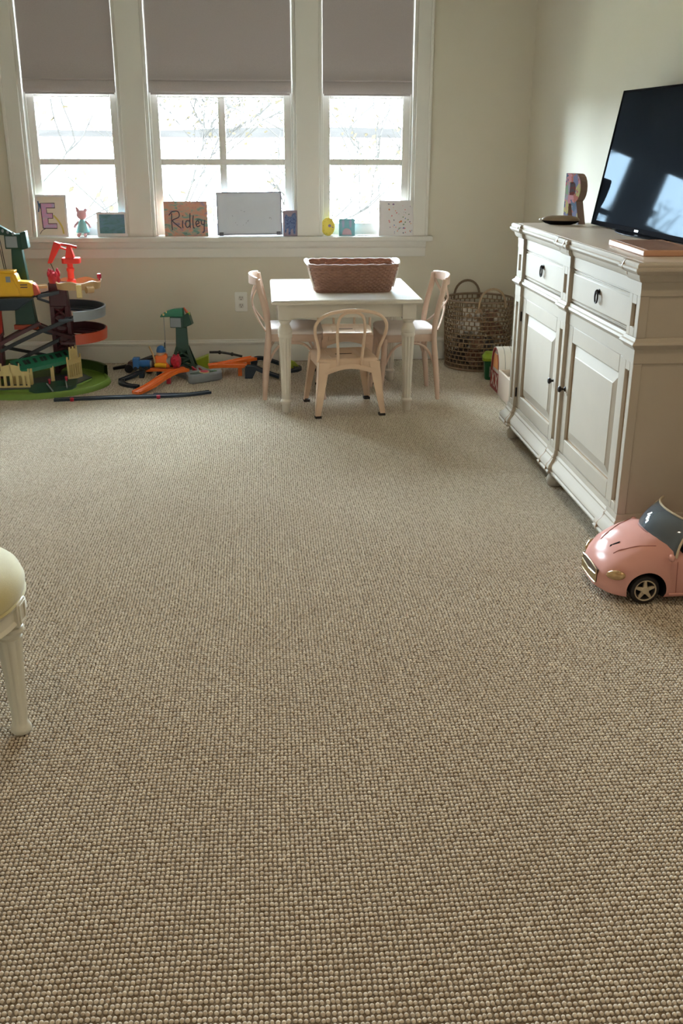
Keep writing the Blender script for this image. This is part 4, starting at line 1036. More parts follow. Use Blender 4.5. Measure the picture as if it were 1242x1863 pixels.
o = mk.build('marker_traces', mat('faint_marker', srgb(130,136,160), .6), wbd, smooth=False, world=True); o['kind'] = 'stuff'

# blue animal painting
ba = thing('small_painting', 'small painting of a dark blue shaggy animal', 'painting', (.187, 6.47, SZ))
bm_ = lean_frame(.141, 6.446, .09)
MB().prism(rect(0, 0, .094, .156), .012, bm_).build('canvas', mat('mauve_paint', srgb(150,136,150), .7, var=.15), ba, bev=.001, world=True)
B2 = bm_ @ Matrix.Translation((0, 0, .0122))
MB().prism([(.012, .070), (.010, .110), (.020, .136), (.034, .120), (.052, .118), (.062, .138), (.080, .142), (.086, .110), (.080, .060), (.078, .012), (.066, .012), (.062, .046), (.050, .040), (.046, .010), (.034, .010), (.034, .050), (.024, .044), (.018, .020), (.010, .022)], .001, B2).build('painted_animal', multi('shaggy_blue', [(50,60,100), (70,90,140), (110,130,170), (60,60,90)], 60), ba, smooth=False, world=True)

# yellow chick
ck_ = thing('yellow_chick', 'round yellow chick-shaped craft on the window stool', 'craft', (.428, 6.475, SZ))
km = lean_frame(.428, 6.462, .05)
MB().prism([(.043*math.cos(2*PI*k/32), .056+(.056 if math.sin(2*PI*k/32) > 0 else .056)*math.sin(2*PI*k/32)) for k in range(32)], .012, km).build('body', mat('chick_yellow', srgb(226,206,96), .7, var=.05), ck_, bev=.002, world=True)
K2 = km @ Matrix.Translation((0, 0, .0122))
MB().prism([(.010+.010*math.cos(2*PI*k/14), .062+.009*math.sin(2*PI*k/14)) for k in range(14)], .001, K2).build('eye', mat('chick_eye', srgb(140,120,170), .6), ck_, smooth=False, world=True)
MB().prism([(.024, .058), (.038, .052), (.026, .048)], .002, K2).build('beak', mat('chick_beak', srgb(120,110,150), .6), ck_, smooth=False, world=True)
for k in range(9):
    a = 2*PI*k/9+.2; x, y = .031*math.cos(a), .056+.042*math.sin(a)
    MB().prism([(x+.0028*math.cos(2*PI*j/8), y+.0028*math.sin(2*PI*j/8)) for j in range(8)], .0006, K2).build('spot', mat('chick_spot', srgb(196,170,70), .7), ck_, smooth=False, world=True)

# small teal canvas with a pale shape
tc_ = thing('small_canvas', 'tiny square canvas with a pale pink shape on teal', 'canvas', (.548, 6.47, SZ))
tm_ = lean_frame(.497, 6.456, .09)
MB().prism(rect(0, 0, .102, .104), .014, tm_).build('canvas', mat('teal_paint', srgb(130,186,200), .7, var=.05), tc_, bev=.002, world=True)
T2 = tm_ @ Matrix.Translation((0, 0, .0142))
MB().prism([(.020, .006), (.024, .030), (.036, .044), (.050, .046), (.066, .042), (.078, .030), (.082, .006)], .001, T2).build('painted_shape', mat('pale_pink_paint', srgb(206,176,192), .7, var=.15), tc_, smooth=False, world=True)
for sx in (.022, .068): MB().prism([(sx, .050), (sx-.004, .090), (sx+.006, .100), (sx+.014, .090), (sx+.012, .052)], .001, T2).build('painted_ear', mat('lilac_paint', srgb(170,176,206), .7), tc_, smooth=False, world=True)

# splatter canvas
sp = thing('splatter_canvas', 'white canvas speckled with pink and orange paint spots', 'canvas', (.878, 6.47, SZ))
sm_ = lean_frame(.753, 6.450, .09)
MB().prism(rect(0, 0, .252, .216), .016, sm_).build('canvas', mat('canvas_white', srgb(222,218,220), .75, var=.04), sp, bev=.002, world=True)
S2 = sm_ @ Matrix.Translation((0, 0, .0162)); rnd = random.Random(9)
pal = [('spot_pink', (216,130,140)), ('spot_orange', (220,130,80)), ('spot_mauve', (150,120,160)), ('spot_green', (120,150,120)), ('spot_grey', (120,120,140)), ('spot_blue', (100,130,190))]
for pn, pc in pal:
    mb = MB()
    for k in range(16 if pn == 'spot_pink' else 8):
        x, y = .060+rnd.random()*.180, .012+rnd.random()*.190; r = rnd.uniform(.0015, .0055); st_ = rnd.uniform(.6, 1.8); an = rnd.uniform(0, 3)
        mb.prism([(x+r*st_*math.cos(a*PI/4)*math.cos(an)-r*math.sin(a*PI/4)*math.sin(an), y+r*st_*math.cos(a*PI/4)*math.sin(an)+r*math.sin(a*PI/4)*math.cos(an)) for a in range(8)], .0005, S2)
    o = mb.build('paint_spots', mat(pn, srgb(*pc), .7), sp, smooth=False, world=True); o['kind'] = 'stuff'

# ---------------------------------------------------------------- tall train playset by the window wall
def col(name, c, rough=.4): return mat(name, srgb(*c), rough, var=.06, vscale=30)
P_grass = col('toy_grass', (108,140,52), .5); P_grass2 = col('toy_dark_grass', (66,92,38), .5); P_mar = col('toy_maroon', (74,24,33)); P_green = col('toy_dark_green', (24,64,52)); P_green2 = col('toy_bright_green', (30,112,84))
P_dark = col('toy_track_dark', (38,42,50)); P_blk = col('toy_black', (24,24,30)); P_cream = col('toy_cream', (214,190,132)); P_beige = col('toy_beige', (196,162,118)); P_grey = col('toy_grey', (140,146,152)); P_dgrey = col('toy_deck_grey', (58,66,76))
P_red = col('toy_red', (222,48,40)); P_crim = col('toy_crimson', (176,30,56)); P_orange = col('toy_orange', (224,106,36)); P_rust = col('toy_rust', (176,70,44)); P_yel = col('toy_yellow', (228,172,32)); P_navy = col('toy_navy', (32,46,62)); P_blue = col('toy_blue', (36,96,160)); P_lime = col('toy_lime', (150,164,40)); P_brown = col('toy_brown', (92,66,62))
def track(path, w, h, name, m, parent, z_from=None, world=True):
    """grooved toy track: path of 3-D points along its centre bottom"""
    P = [Vector(p) for p in path]; rings = []
    sec = [(-1, 0), (1, 0), (1, 1), (.78, 1), (.72, .6), (.40, .6), (.34, .85), (-.34, .85), (-.40, .6), (-.72, .6), (-.78, 1), (-1, 1)]
    for i, p in enumerate(P):
        d = P[min(i+1, len(P)-1)]-P[max(i-1, 0)]; d.z = 0; d.normalize(); n = Vector((-d.y, d.x, 0))
        rings.append([p+n*(a*w/2)+Vector((0, 0, b*h)) for a, b in sec])
    return MB().loft(rings).build(name, m, parent, smooth=False, world=world)

ps = thing('train_playset', 'tall multi-level train playset with maroon tower and green oval base', 'toy playset', (-1.36, 5.86, 0))
CX, CY = -1.375, 5.845
def oval(a, b, n=48): return [(CX+a*math.cos(2*PI*k/n), CY+b*math.sin(2*PI*k/n)) for k in range(n)]
gb = MB()
gb.loft([[(x, y, z) for x, y in oval(a, b)] for a, b, z in ((.455, .385, 0), (.450, .380, .018), (.438, .368, .030), (.425, .356, .030), (.420, .350, .022), (.345, .275, .022), (.340, .270, .030), (.330, .260, .030))], cap1=True)
base = gb.build('base', P_grass, ps, angle=30, world=True)
MB().loft([[(CX+r*.445*math.cos(a), CY+r*.375*math.sin(a), z) for a in [math.radians(18+5*k) for k in range(22)]] for r, z in ((1, .02), (1, .085), (.96, .085), (.95, .02))], closed=False, loop=True).build('hill_bank', P_grass2, base, world=True)
MB().loft([[(x, y, z) for x, y in oval(.325, .255)] for z in (.028, .032)]).build('inner_lawn', P_grass2, base, world=True)
MB().prism([(-1.53, 5.58), (-1.12, 5.63), (-1.03, 5.86), (-1.12, 5.98), (-1.50, 5.80)], .006, Matrix.Translation((0, 0, .030))).build('road', P_dgrey, base, world=True)
# forecourt ramp at the front
rmp = MB().loft([[(-1.33, 5.66, 0), (-1.10, 5.78, 0), (-1.10, 5.78, .050), (-1.33, 5.66, .050)], [(-1.34, 5.57, 0), (-1.09, 5.66, 0), (-1.09, 5.66, .036), (-1.34, 5.57, .036)], [(-1.27, 5.50, 0), (-1.12, 5.55, 0), (-1.12, 5.55, .014), (-1.27, 5.50, .014)]]).build('switch_ramp', P_green, ps, bev=.004, world=True)
for a, b in (((-1.25, 5.64, .052), (-1.20, 5.55, .026)), ((-1.155, 5.70, .052), (-1.13, 5.60, .034))):
    MB().tube([a, b], .004, 6).build('ramp_rail', P_grey, rmp, world=True)
for c in ((-1.24, 5.665, .060), (-1.155, 5.725, .060)):
    MB().cyl((c[0], c[1], .045), c, .006, n=8).ball((c[0], c[1], c[2]+.006), .009, 10, 6).build('red_lever', P_crim, rmp, world=True)
# station: two arcaded gable walls and a perforated green canopy
def gable(o, ex, w, h, n, pk, name):
    M_ = FR(o, ex, (0, 0, 1)); g = MB(); t = .010
    pitch = w/n; cw = pitch*.46
    g.prism([(0, 0), (w, 0), (w, h*.14), (0, h*.14)], t, M_)
    for k in range(n+1):
        x = min(max(k*pitch-cw/2, 0), w-cw); g.prism([(x, h*.14), (x+cw, h*.14), (x+cw, h*.68), (x, h*.68)], t, M_)
    g.prism([(0, h*.68), (w, h*.68), (w, h*.90), (w*.80, h*.90), (w*.74, h), (w*.74, pk*.93), (w*.5, pk), (w*.26, pk*.93), (w*.26, h), (w*.20, h*.90), (0, h*.90)], t, M_)
    for x in (0.02, .26, .5, .74, .98): g.prism([(w*x-.004, h*.85), (w*x+.004, h*.85), (w*x+.003, (pk if .2 < x < .8 else h)*1.05), (w*x-.003, (pk if .2 < x < .8 else h)*1.05)], t, M_)
    return g.build(name, P_cream, ps, smooth=False, world=True)
gable((-1.545, 5.625, .030), (1, .02, 0), .205, .108, 6, .138, 'station_gable')
gable((-1.155, 5.775, .034), (.46, .89, 0), .125, .135, 6, .185, 'station_gable')
cn = MB()
fr = bez([(-1.40, 5.66, .125), (-1.30, 5.70, .138), (-1.20, 5.76, .150), (-1.12, 5.83, .160)], 6); bk_ = bez([(-1.47, 5.74, .165), (-1.36, 5.80, .178), (-1.26, 5.86, .185), (-1.18, 5.93, .190)], 6)
cn.loft([[a, a.lerp(b, .5)+Vector((0, 0, .010)), b, b-Vector((0, 0, .008)), a.lerp(b, .5)+Vector((0, 0, .002)), a-Vector((0, 0, .022))] for a, b in zip(fr, bk_)])
cno = cn.build('canopy', P_green2, ps, angle=20, world=True)
for k in range(1, 11):
    i = int(k*len(fr)/11.5); a, b = fr[i], bk_[i]; i2 = min(i+1, len(fr)-1); d = (fr[i2]-fr[i]).normalized()*.008
    p0 = a.lerp(b, .28)+Vector((0, 0, .0085)); p1 = a.lerp(b, .62)+Vector((0, 0, .0105))
    MB().hexa([p0-d, p0+d, p1+d, p1-d], [p0-d+Vector((0, 0, .0015)), p0+d+Vector((0, 0, .0015)), p1+d+Vector((0, 0, .0015)), p1-d+Vector((0, 0, .0015))]).build('canopy_slot', P_blk, cno, smooth=False, world=True)
for (x, y) in ((-1.345, 5.685), (-1.235, 5.745)):
    MB().box(x-.010, x+.010, y-.006, y+.006, .030, .132).build('canopy_post', P_cream, ps, bev=.002, world=True)
MB().box(-1.47, -1.36, 5.70, 5.712, .030, .12).build('platform_wall', P_cream, ps, world=True)

# maroon lattice tower on the right, with the second one at the left edge
def lattice_tower(x0, x1, xb0, xb1, y, z1, name):
    g = MB()
    def X(z, s):
        u = z/z1; return (xb0+(x0-xb0)*u) if s < 0 else (xb1+(x1-xb1)*u)
    for s in (-1, 1):
        w = .026*s
        g.hexa([(X(.03, s), y-.028, .03), (X(.03, s)-w, y-.028, .03), (X(.03, s)-w, y+.028, .03), (X(.03, s), y+.028, .03)], [(X(z1, s), y-.028, z1), (X(z1, s)-w, y-.028, z1), (X(z1, s)-w, y+.028, z1), (X(z1, s), y+.028, z1)])
    t = g.build(name, P_mar, ps, bev=.003, world=True)
    n = 6; hz = (z1-.14-.05)/n
    for k in range(n):
        za, zb = .05+k*hz, .05+(k+1)*hz
        for yy in (-.024, .020):
            for (sa, sb) in ((-1, 1), (1, -1)):
                MB().tube([(X(za, sa)-sa*.02, y+yy, za), (X(zb, sb)-sb*.02, y+yy, zb)], .009, 4, flat=(1, .6)).build('tower_brace', P_mar, t, world=True)
        MB().box(X(zb, -1)+.01, X(zb, 1)-.01, y-.026, y+.026, zb-.012, zb+.012).build('tower_floor', P_mar, t, world=True)
        MB().box(X(za, -1)+.015, X(zb, 1)-.015, y+.0245, y+.0275, za+.018, zb-.018).build('tower_back', P_mar, t, world=True)
    MB().box(X(z1, -1), X(z1, 1), y-.030, y+.030, z1-.14, z1).build('tower_cap', P_mar, t, bev=.004, world=True)
    return t
tw = lattice_tower(-1.262, -1.160, -1.272, -1.135, 6.02, .575, 'tower')
lattice_tower(-1.640, -1.530, -1.650, -1.545, 5.90, .42, 'tower')
MB().lathe([(.030, 0), (.034, .02), (.034, .05), (.026, .06)], (-1.225, 6.0, .572), 8).build('tower_drum', P_crim, tw, world=True)
for k in range(7):
    a = 2*PI*k/7; MB().ball((-1.225+.030*math.cos(a), 6.0+.030*math.sin(a), .625+.012*(k % 2)), (.009, .009, .020), 8, 5).build('drum_spike', P_crim, tw, world=True)
# spiral turn tracks
def turn(z, m_in, m_out, wall, slope, name, R=.185, r=.085, c=(-1.14, 6.00), a0=-105, a1=105):
    A = [math.radians(a0+(a1-a0)*k/20) for k in range(21)]
    def pt(rad, a, dz): return (c[0]+rad*math.cos(a), c[1]+rad*math.sin(a)*.95, z+dz+slope*(a/PI))
    f = MB().loft([[pt(r, a, 0), pt(R, a, 0), pt(R, a, .012), pt(R-.014, a, .012), pt(R-.016, a, .006), pt(r+.016, a, .006), pt(r+.014, a, .012), pt(r, a, .012)] for a in A]).build(name, m_in, ps, angle=30, world=True)
    B = [math.radians(-78+183*k/20) for k in range(21)]
    MB().loft([[pt(R+.002, a, 0), pt(R+.012, a, -.004), pt(R+.016, a, wall), pt(R+.010, a, wall+.003), pt(R+.004, a, .010)] for a in B]).build('guard_wall', m_out, f, angle=30, world=True)
    MB().loft([[pt(R-.003, a, .004), pt(R+.0035, a, .004), pt(R+.0095, a, wall+.0025), pt(R+.004, a, wall+.001)] for a in B]).build('wall_liner', m_in, f, angle=30, world=True)
    return f
turn(.385, P_dgrey, P_grey, .052, .02, 'turn_track'); turn(.250, P_mar, P_rust, .055, .02, 'turn_track')
# beige top track with scalloped rim
A = [math.radians(-150+300*k/30) for k in range(31)]
def tp_(rad, a, dz, e=0): return (-1.085+rad*math.cos(a), 5.985+rad*.9*math.sin(a), .545+dz+e*.006*math.sin(6*a))
tpo = MB().loft([[tp_(.045, a, 0), tp_(.128, a, 0), tp_(.136, a, .042, 1), tp_(.128, a, .046, 1), tp_(.120, a, .010), tp_(.05, a, .010)] for a in A]).build('top_track', P_beige, ps, angle=30, world=True)
MB().tube([(-1.02, 5.865, .548), (-.985, 5.89, .548)], .020, 12).build('track_barrel', P_beige, tpo, world=True)
MB().box(-1.075, -1.045, 5.850, 5.872, .505, .580).build('track_bracket', P_cream, tpo, bev=.003, world=True)
MB().cyl((-.958, 5.985, .575), (-.958, 5.985, .600), .006, n=8).build('lamp_post', P_crim, tpo, world=True)
MB().lathe([(.008, 0), (.013, .006), (.013, .026), (.008, .030), (.002, .031)], (-.958, 5.985, .598), 12).build('lamp_head', P_crim, tpo, world=True)
track([(-1.27, 6.0, .548), (-1.34, 5.98, .546), (-1.40, 5.96, .545)], .075, .016, 'top_link', P_beige, ps)
# red crane on the top track
rc = MB().lathe([(.026, 0), (.027, .038), (.019, .046), (.019, .085), (.023, .092), (.023, .105), (.017, .112), (.017, .135)], (-1.118, 5.965, .556), 12).build('red_crane_post', P_red, ps, world=True)
MB().prism(rrect(.105, .075, .02), .032, Matrix.Translation((-1.108, 5.965, .690))).build('red_crane_cab', P_red, rc, bev=.004, world=True)
MB().hexa([(-1.140, 5.945, .720), (-1.085, 5.945, .720), (-1.085, 5.985, .720), (-1.140, 5.985, .720)], [(-1.125, 5.95, .790), (-1.105, 5.95, .790), (-1.105, 5.98, .790), (-1.125, 5.98, .790)]).build('red_crane_mast', P_red, rc, bev=.003, world=True)
MB().tube([(-1.070, 5.965, .780), (-1.115, 5.965, .792), (-1.165, 5.965, .800)], .008, 8).build('red_crane_boom', P_red, rc, world=True)
MB().tube([(-1.120, 5.965, .765), (-1.165, 5.965, .780)], .006, 8).build('red_crane_strut', P_red, rc, world=True)
MB().hexa([(-1.245, 5.950, .690), (-1.220, 5.950, .690), (-1.220, 5.980, .690), (-1.245, 5.980, .690)], [(-1.195, 5.945, .815), (-1.155, 5.945, .800), (-1.155, 5.985, .800), (-1.195, 5.985, .815)]).build('red_crane_jib', P_red, rc, bev=.006, world=True)
MB().tube([(-1.230, 5.965, .695), (-1.214, 5.985, .640)], .0022, 5).build('red_crane_cable', P_blk, rc, world=True)
# crossing ramps
track([(-1.12, 5.90, .372), (-1.30, 5.90, .300), (-1.55, 5.90, .185)], .062, .020, 'ramp', P_dark, ps)
track([(-1.20, 5.86, .255), (-1.36, 5.85, .180), (-1.52, 5.82, .095)], .055, .018, 'ramp', P_blk, ps)
track([(-1.33, 5.96, .335), (-1.44, 5.92, .285), (-1.58, 5.88, .215)], .075, .022, 'ramp', P_mar, ps)
track([(-1.36, 6.00, .325), (-1.25, 6.00, .275), (-1.13, 5.98, .245)], .065, .020, 'ramp', P_mar, ps)
track([(-1.46, 6.02, .325), (-1.30, 6.03, .270), (-1.14, 6.03, .235)], .045, .016, 'ramp', P_dark, ps)
MB().tube([(-1.34, 6.03, .480), (-1.20, 6.03, .430)], .008, 6).build('ramp_stay', P_dark, ps, world=True)
MB().tube([(-1.56, 6.0, .195), (-1.30, 6.02, .135)], .010, 6).build('ramp_stay', P_blk, ps, world=True)
# dark green crane column and head
gc = MB().hexa([(-1.465, 5.955, .335), (-1.345, 5.955, .335), (-1.345, 6.02, .335), (-1.465, 6.02, .335)], [(-1.445, 5.965, .775), (-1.385, 5.965, .775), (-1.385, 6.01, .775), (-1.445, 6.01, .775)]).build('crane_column', P_green, ps, bev=.004, world=True)
MB().box(-1.475, -1.335, 5.945, 6.03, .308, .337).build('column_ledge', P_rust, gc, bev=.004, world=True)
MB().box(-1.470, -1.378, 5.935, 6.01, .775, .858).build('crane_head', P_green, gc, bev=.004, world=True)
MB().box(-1.462, -1.398, 5.929, 5.937, .783, .846).build('head_panel', P_grey, gc, bev=.002, world=True)
MB().hexa([(-1.378, 5.925, .770), (-1.340, 5.935, .778), (-1.340, 6.0, .778), (-1.378, 6.0, .770)], [(-1.378, 5.925, .866), (-1.348, 5.935, .874), (-1.348, 6.0, .874), (-1.378, 6.0, .866)]).build('counterweight', P_green, gc, bev=.004, world=True)
arm = MB().hexa([(-1.60, 5.93, .862), (-1.385, 5.93, .845), (-1.385, 5.97, .845), (-1.60, 5.97, .862)], [(-1.60, 5.93, .915), (-1.50, 5.93, .912), (-1.50, 5.97, .912), (-1.60, 5.97, .915)]).build('crane_arm', P_green, gc, bev=.003, world=True)
for k in range(4):
    x = -1.50+.028*k; MB().ball((x, 5.928, .885-.008*k), (.008, .003, .010), 8, 5).build('arm_rivet', P_grey, arm, world=True)
for x in (-1.505, -1.495): MB().tube([(x-.002, 5.93, .865), (x+.026, 5.90, .655)], .0022, 5).build('crane_cable', P_blk, gc, world=True)
# grey deck carrying the yellow cab
dk = MB().hexa([(-1.62, 5.83, .435), (-1.42, 5.83, .440), (-1.42, 5.95, .440), (-1.62, 5.95, .435)], [(-1.62, 5.80, .512), (-1.31, 5.80, .515), (-1.31, 5.96, .515), (-1.62, 5.96, .512)]).build('deck', P_dgrey, ps, bev=.006, world=True)
track([(-1.32, 5.92, .500), (-1.26, 5.95, .508), (-1.22, 5.99, .515)], .070, .018, 'deck_track', P_dgrey, ps)
MB().hexa([(-1.60, 5.83, .300), (-1.530, 5.83, .300), (-1.530, 5.90, .300), (-1.60, 5.90, .300)], [(-1.60, 5.83, .440), (-1.520, 5.83, .440), (-1.520, 5.90, .440), (-1.60, 5.90, .440)]).build('red_bracket', P_red, dk, bev=.005, world=True)
# yellow toy cab standing on the deck
yc_ = thing('toy_cab', 'yellow toy cab vehicle standing on the playset deck', 'toy vehicle', (-1.46, 5.87, .5155))
def YP(x, z): return (x, z)
M_y = FR((0, 5.835, 0), (1, 0, 0), (0, 0, 1))
prof = [(-1.60, .516), (-1.325, .516), (-1.315, .530), (-1.318, .585), (-1.330, .600), (-1.395, .605), (-1.405, .640), (-1.420, .652), (-1.60, .656)]
yb = MB(); yb.M = Matrix.Translation((0, .08, 0)); yb.prism(prof, .080, M_y); ybo = yb.build('cab_body', P_yel, yc_, bev=.005, world=True)
MB().box(-1.462, -1.436, 5.8335, 5.8365, .600, .632).build('cab_window', P_grey, ybo, world=True)
for k in range(2): MB().box(-1.385, -1.345, 5.8335, 5.8362, .568+.014*k, .574+.014*k).build('vent_slit', P_brown, ybo, world=True)
MB().tube([(-1.428, 5.834, .640), (-1.398, 5.834, .570), (-1.385, 5.834, .530)], .006, 6).build('cab_strut', P_yel, ybo, world=True)
MB().prism(rrect(.20, .095, .02), .012, Matrix.Translation((-1.51, 5.875, .652))).build('cab_roof', P_yel, ybo, bev=.003, world=True)
MB().hexa([(-1.316, 5.84, .520), (-1.285, 5.855, .528), (-1.285, 5.90, .528), (-1.316, 5.91, .520)], [(-1.318, 5.84, .594), (-1.300, 5.855, .575), (-1.300, 5.90, .575), (-1.318, 5.91, .594)]).build('red_nose', P_rust, ybo, bev=.003, world=True)

# ---------------------------------------------------------------- loose floor toys by the window wall
lt = thing('toy_track', 'long dark toy track strip with red stops lying before the playset', 'toy track', (-.75, 5.47, 0), group='loose dark toy tracks')
track(bez([(-1.175, 5.432, 0), (-1.0, 5.455, 0), (-.80, 5.474, 0), (-.60, 5.480, 0), (-.45, 5.500, 0), (-.315, 5.560, 0)], 6), .040, .014, 'main_rail', P_navy, lt)
track(bez([(-.635, 5.525, 0.0), (-.56, 5.515, 0), (-.47, 5.515, 0), (-.40, 5.520, 0)], 5), .026, .013, 'branch_rail', P_navy, lt)
for x, y in ((-1.075, 5.424), (-.60, 5.452)): MB().cyl((x, y, 0), (x, y, .018), .011, n=10).build('red_stop', P_crim, lt, world=True)
for nm2, lab, pts, w in (('toy_track', 'curved dark toy track under the blue engine', [(-.865, 5.885, 0), (-.80, 5.965, .010), (-.77, 5.99, .022), (-.735, 6.00, .030)], .040), ('toy_track', 'short curved dark toy track beside the green oval base', [(-.860, 5.875, 0), (-.845, 5.80, 0), (-.80, 5.745, 0), (-.745, 5.715, 0)], .040)):
    t = thing(nm2, lab, 'toy track', pts[1], group='loose dark toy tracks'); t.location.z = 0
    track(bez(pts, 5), w, .016, 'rail', P_navy, t)
    if w and 'engine' in lab: MB().box(-.765, -.735, 5.965, 6.02, 0, .030).build('riser', P_navy, t, bev=.003, world=True)
# orange switch tracks
ot = thing('orange_track', 'forked orange toy track left of the toy crane', 'toy track', (-.62, 5.8, 0), group='orange toy tracks')
track(bez([(-.735, 5.540, .004), (-.665, 5.64, .020), (-.605, 5.78, .036), (-.545, 5.90, .044), (-.47, 5.95, .046)], 6), .062, .018, 'fork_rail', P_orange, ot)
track(bez([(-.715, 6.015, .034), (-.64, 5.985, .042), (-.565, 5.96, .045), (-.49, 5.965, .047)], 6), .055, .017, 'fork_rail', P_orange, ot)
MB().box(-.585, -.560, 5.800, 5.825, 0, .038).build('track_leg', P_crim, ot, bev=.003, world=True)
MB().box(-.66, -.63, 5.98, 6.01, 0, .044).build('track_leg', P_navy, ot, bev=.003, world=True)
o2 = thing('orange_track', 'orange toy switch track right of the toy crane', 'toy track', (-.2, 6.1, 0), group='orange toy tracks')
track(bez([(-.345, 6.06, .040), (-.25, 6.08, .050), (-.15, 6.13, .058), (-.065, 6.19, .060)], 6), .070, .018, 'fork_rail', P_orange, o2)
track(bez([(-.30, 6.05, .045), (-.22, 6.02, .052), (-.13, 5.99, .056), (-.115, 5.985, .056)], 6), .062, .018, 'fork_rail', P_orange, o2)
for p in ((-.10, 6.17), (-.15, 6.0)): MB().box(p[0]-.012, p[0]+.012, p[1]-.012, p[1]+.012, 0, .058).build('track_leg', P_orange, o2, world=True)
# dark return tracks at the right
r1 = thing('toy_track', 'dark raised toy track arch behind the chair leg', 'toy track', (0, 6.22, 0), group='loose dark toy tracks')
track(bez([(-.085, 6.215, .040), (-.03, 6.23, .050), (.03, 6.235, .036), (.10, 6.235, .012)], 5), .045, .020, 'rail', P_navy, r1)
MB().hexa([(-.085, 6.19, 0), (-.05, 6.19, 0), (-.05, 6.24, 0), (-.085, 6.24, 0)], [(-.085, 6.19, .045), (-.04, 6.19, .052), (-.04, 6.24, .052), (-.085, 6.24, .045)]).build('riser', P_navy, r1, bev=.003, world=True)
r2_ = thing('toy_track', 'dark sloping toy track ramp at the orange track end', 'toy track', (-.03, 5.92, 0), group='loose dark toy tracks')
track(bez([(-.110, 5.935, .060), (-.06, 5.925, .058), (.0, 5.91, .034), (.09, 5.90, .004)], 5), .050, .018, 'rail', P_navy, r2_)
MB().hexa([(-.120, 5.91, 0), (-.075, 5.905, 0), (-.075, 5.955, 0), (-.120, 5.96, 0)], [(-.118, 5.91, .062), (-.045, 5.905, .058), (-.045, 5.955, .058), (-.118, 5.96, .062)]).build('riser', P_navy, r2_, bev=.003, world=True)
r3 = thing('toy_track', 'lime and dark curved toy track end under the small table', 'toy track', (.20, 6.12, 0), group='loose dark toy tracks')
track(bez([(.13, 6.235, 0), (.19, 6.215, 0), (.215, 6.16, 0), (.20, 6.10, 0), (.14, 6.06, 0)], 6), .045, .016, 'rail', P_navy, r3)
MB().hexa([(.165, 6.18, 0), (.235, 6.18, 0), (.225, 6.23, 0), (.165, 6.23, 0)], [(.165, 6.185, .050), (.195, 6.185, .040), (.195, 6.22, .040), (.165, 6.22, .050)]).build('lime_stop', P_lime, r3, bev=.004, world=True)
lw = thing('lime_wedge', 'lime green toy ramp wedge behind the toy crane', 'toy ramp', (-.40, 6.24, 0))
MB().hexa([(-.47, 6.21, 0), (-.352, 6.21, 0), (-.352, 6.29, 0), (-.47, 6.29, 0)], [(-.44, 6.21, .050), (-.352, 6.21, .085), (-.352, 6.29, .085), (-.44, 6.29, .050)]).build('wedge', P_lime, lw, bev=.004, world=True)
bl = MB().tube(bez([(-.35, 6.30, .088), (-.28, 6.31, .084), (-.20, 6.31, .070), (-.140, 6.30, .058)], 5), .008, 8)
bl.build('bridge_bar', P_blk, lw, world=True)
for x, z in ((-.285, .084), (-.205, .071)): MB().ball((x, 6.31, z), (.012, .011, .013), 10, 6).build('bar_clip', P_blk, lw, world=True)
# toy crane with grey control base
tc2 = thing('toy_crane', 'dark green toy crane tower on a grey push-button base', 'toy crane', (-.44, 6.05, 0), rz=0)
bp_ = [(-.452, 5.785), (-.285, 5.885), (-.258, 5.940), (-.268, 6.020), (-.385, 6.140), (-.430, 6.300), (-.590, 6.290), (-.560, 6.060), (-.480, 5.880)]
crb = MB(); n_ = len(bp_)
crb.prism([(-.455, 5.800), (-.425, 5.780), (-.285, 5.862), (-.258, 5.900), (-.262, 5.960), (-.285, 5.985), (-.445, 5.930), (-.475, 5.890)], .052)
cbo = crb.build('control_base', P_grey, tc2, bev=.008, world=True)
MB().prism([(-.475, 5.900), (-.285, 5.985), (-.365, 6.100), (-.415, 6.195), (-.590, 6.195), (-.565, 6.05)], .030).build('platform', P_grey, tc2, bev=.004, world=True)
MB().prism([(x*.075*1.0-.372, y*.030+5.872+x*.040) for x, y in [(math.cos(a*PI/10), math.sin(a*PI/10)) for a in range(20)]], .004, Matrix.Translation((0, 0, .050))).build('button_panel', P_green, cbo, world=True)
MB().lathe([(.026, 0), (.026, .006), (.020, .011), (.002, .013)], (-.362, 5.872, .052), 20).build('red_button', P_crim, cbo, world=True)
MB().frame([(.030*math.cos(a*PI/10), .030*math.sin(a*PI/10)) for a in range(20)], [(.026*math.cos(a*PI/10), .026*math.sin(a*PI/10)) for a in range(20)], .006, Matrix.Translation((-.362, 5.872, .052))).build('button_ring', P_cream, cbo, world=True)
MB().prism([(-.322, 5.885), (-.288, 5.905), (-.300, 5.925), (-.330, 5.910)], .004, Matrix.Translation((0, 0, .051))).build('picture_sticker', multi('sticker', [(40,90,150), (70,130,120), (150,180,70), (60,100,160)], 60), cbo, smooth=False, world=True)
for c in ((-.430, 5.975), (-.385, 5.935)):
    MB().hexa([(c[0]-.010, c[1]+.01, .030), (c[0]+.014, c[1]-.02, .030), (c[0]+.022, c[1]-.012, .030), (c[0]-.002, c[1]+.018, .030)], [(c[0]-.018, c[1]+.012, .066), (c[0]+.012, c[1]-.02, .050), (c[0]+.020, c[1]-.012, .050), (c[0]-.010, c[1]+.018, .066)]).build('red_gate', P_crim, cbo, bev=.002, world=True)
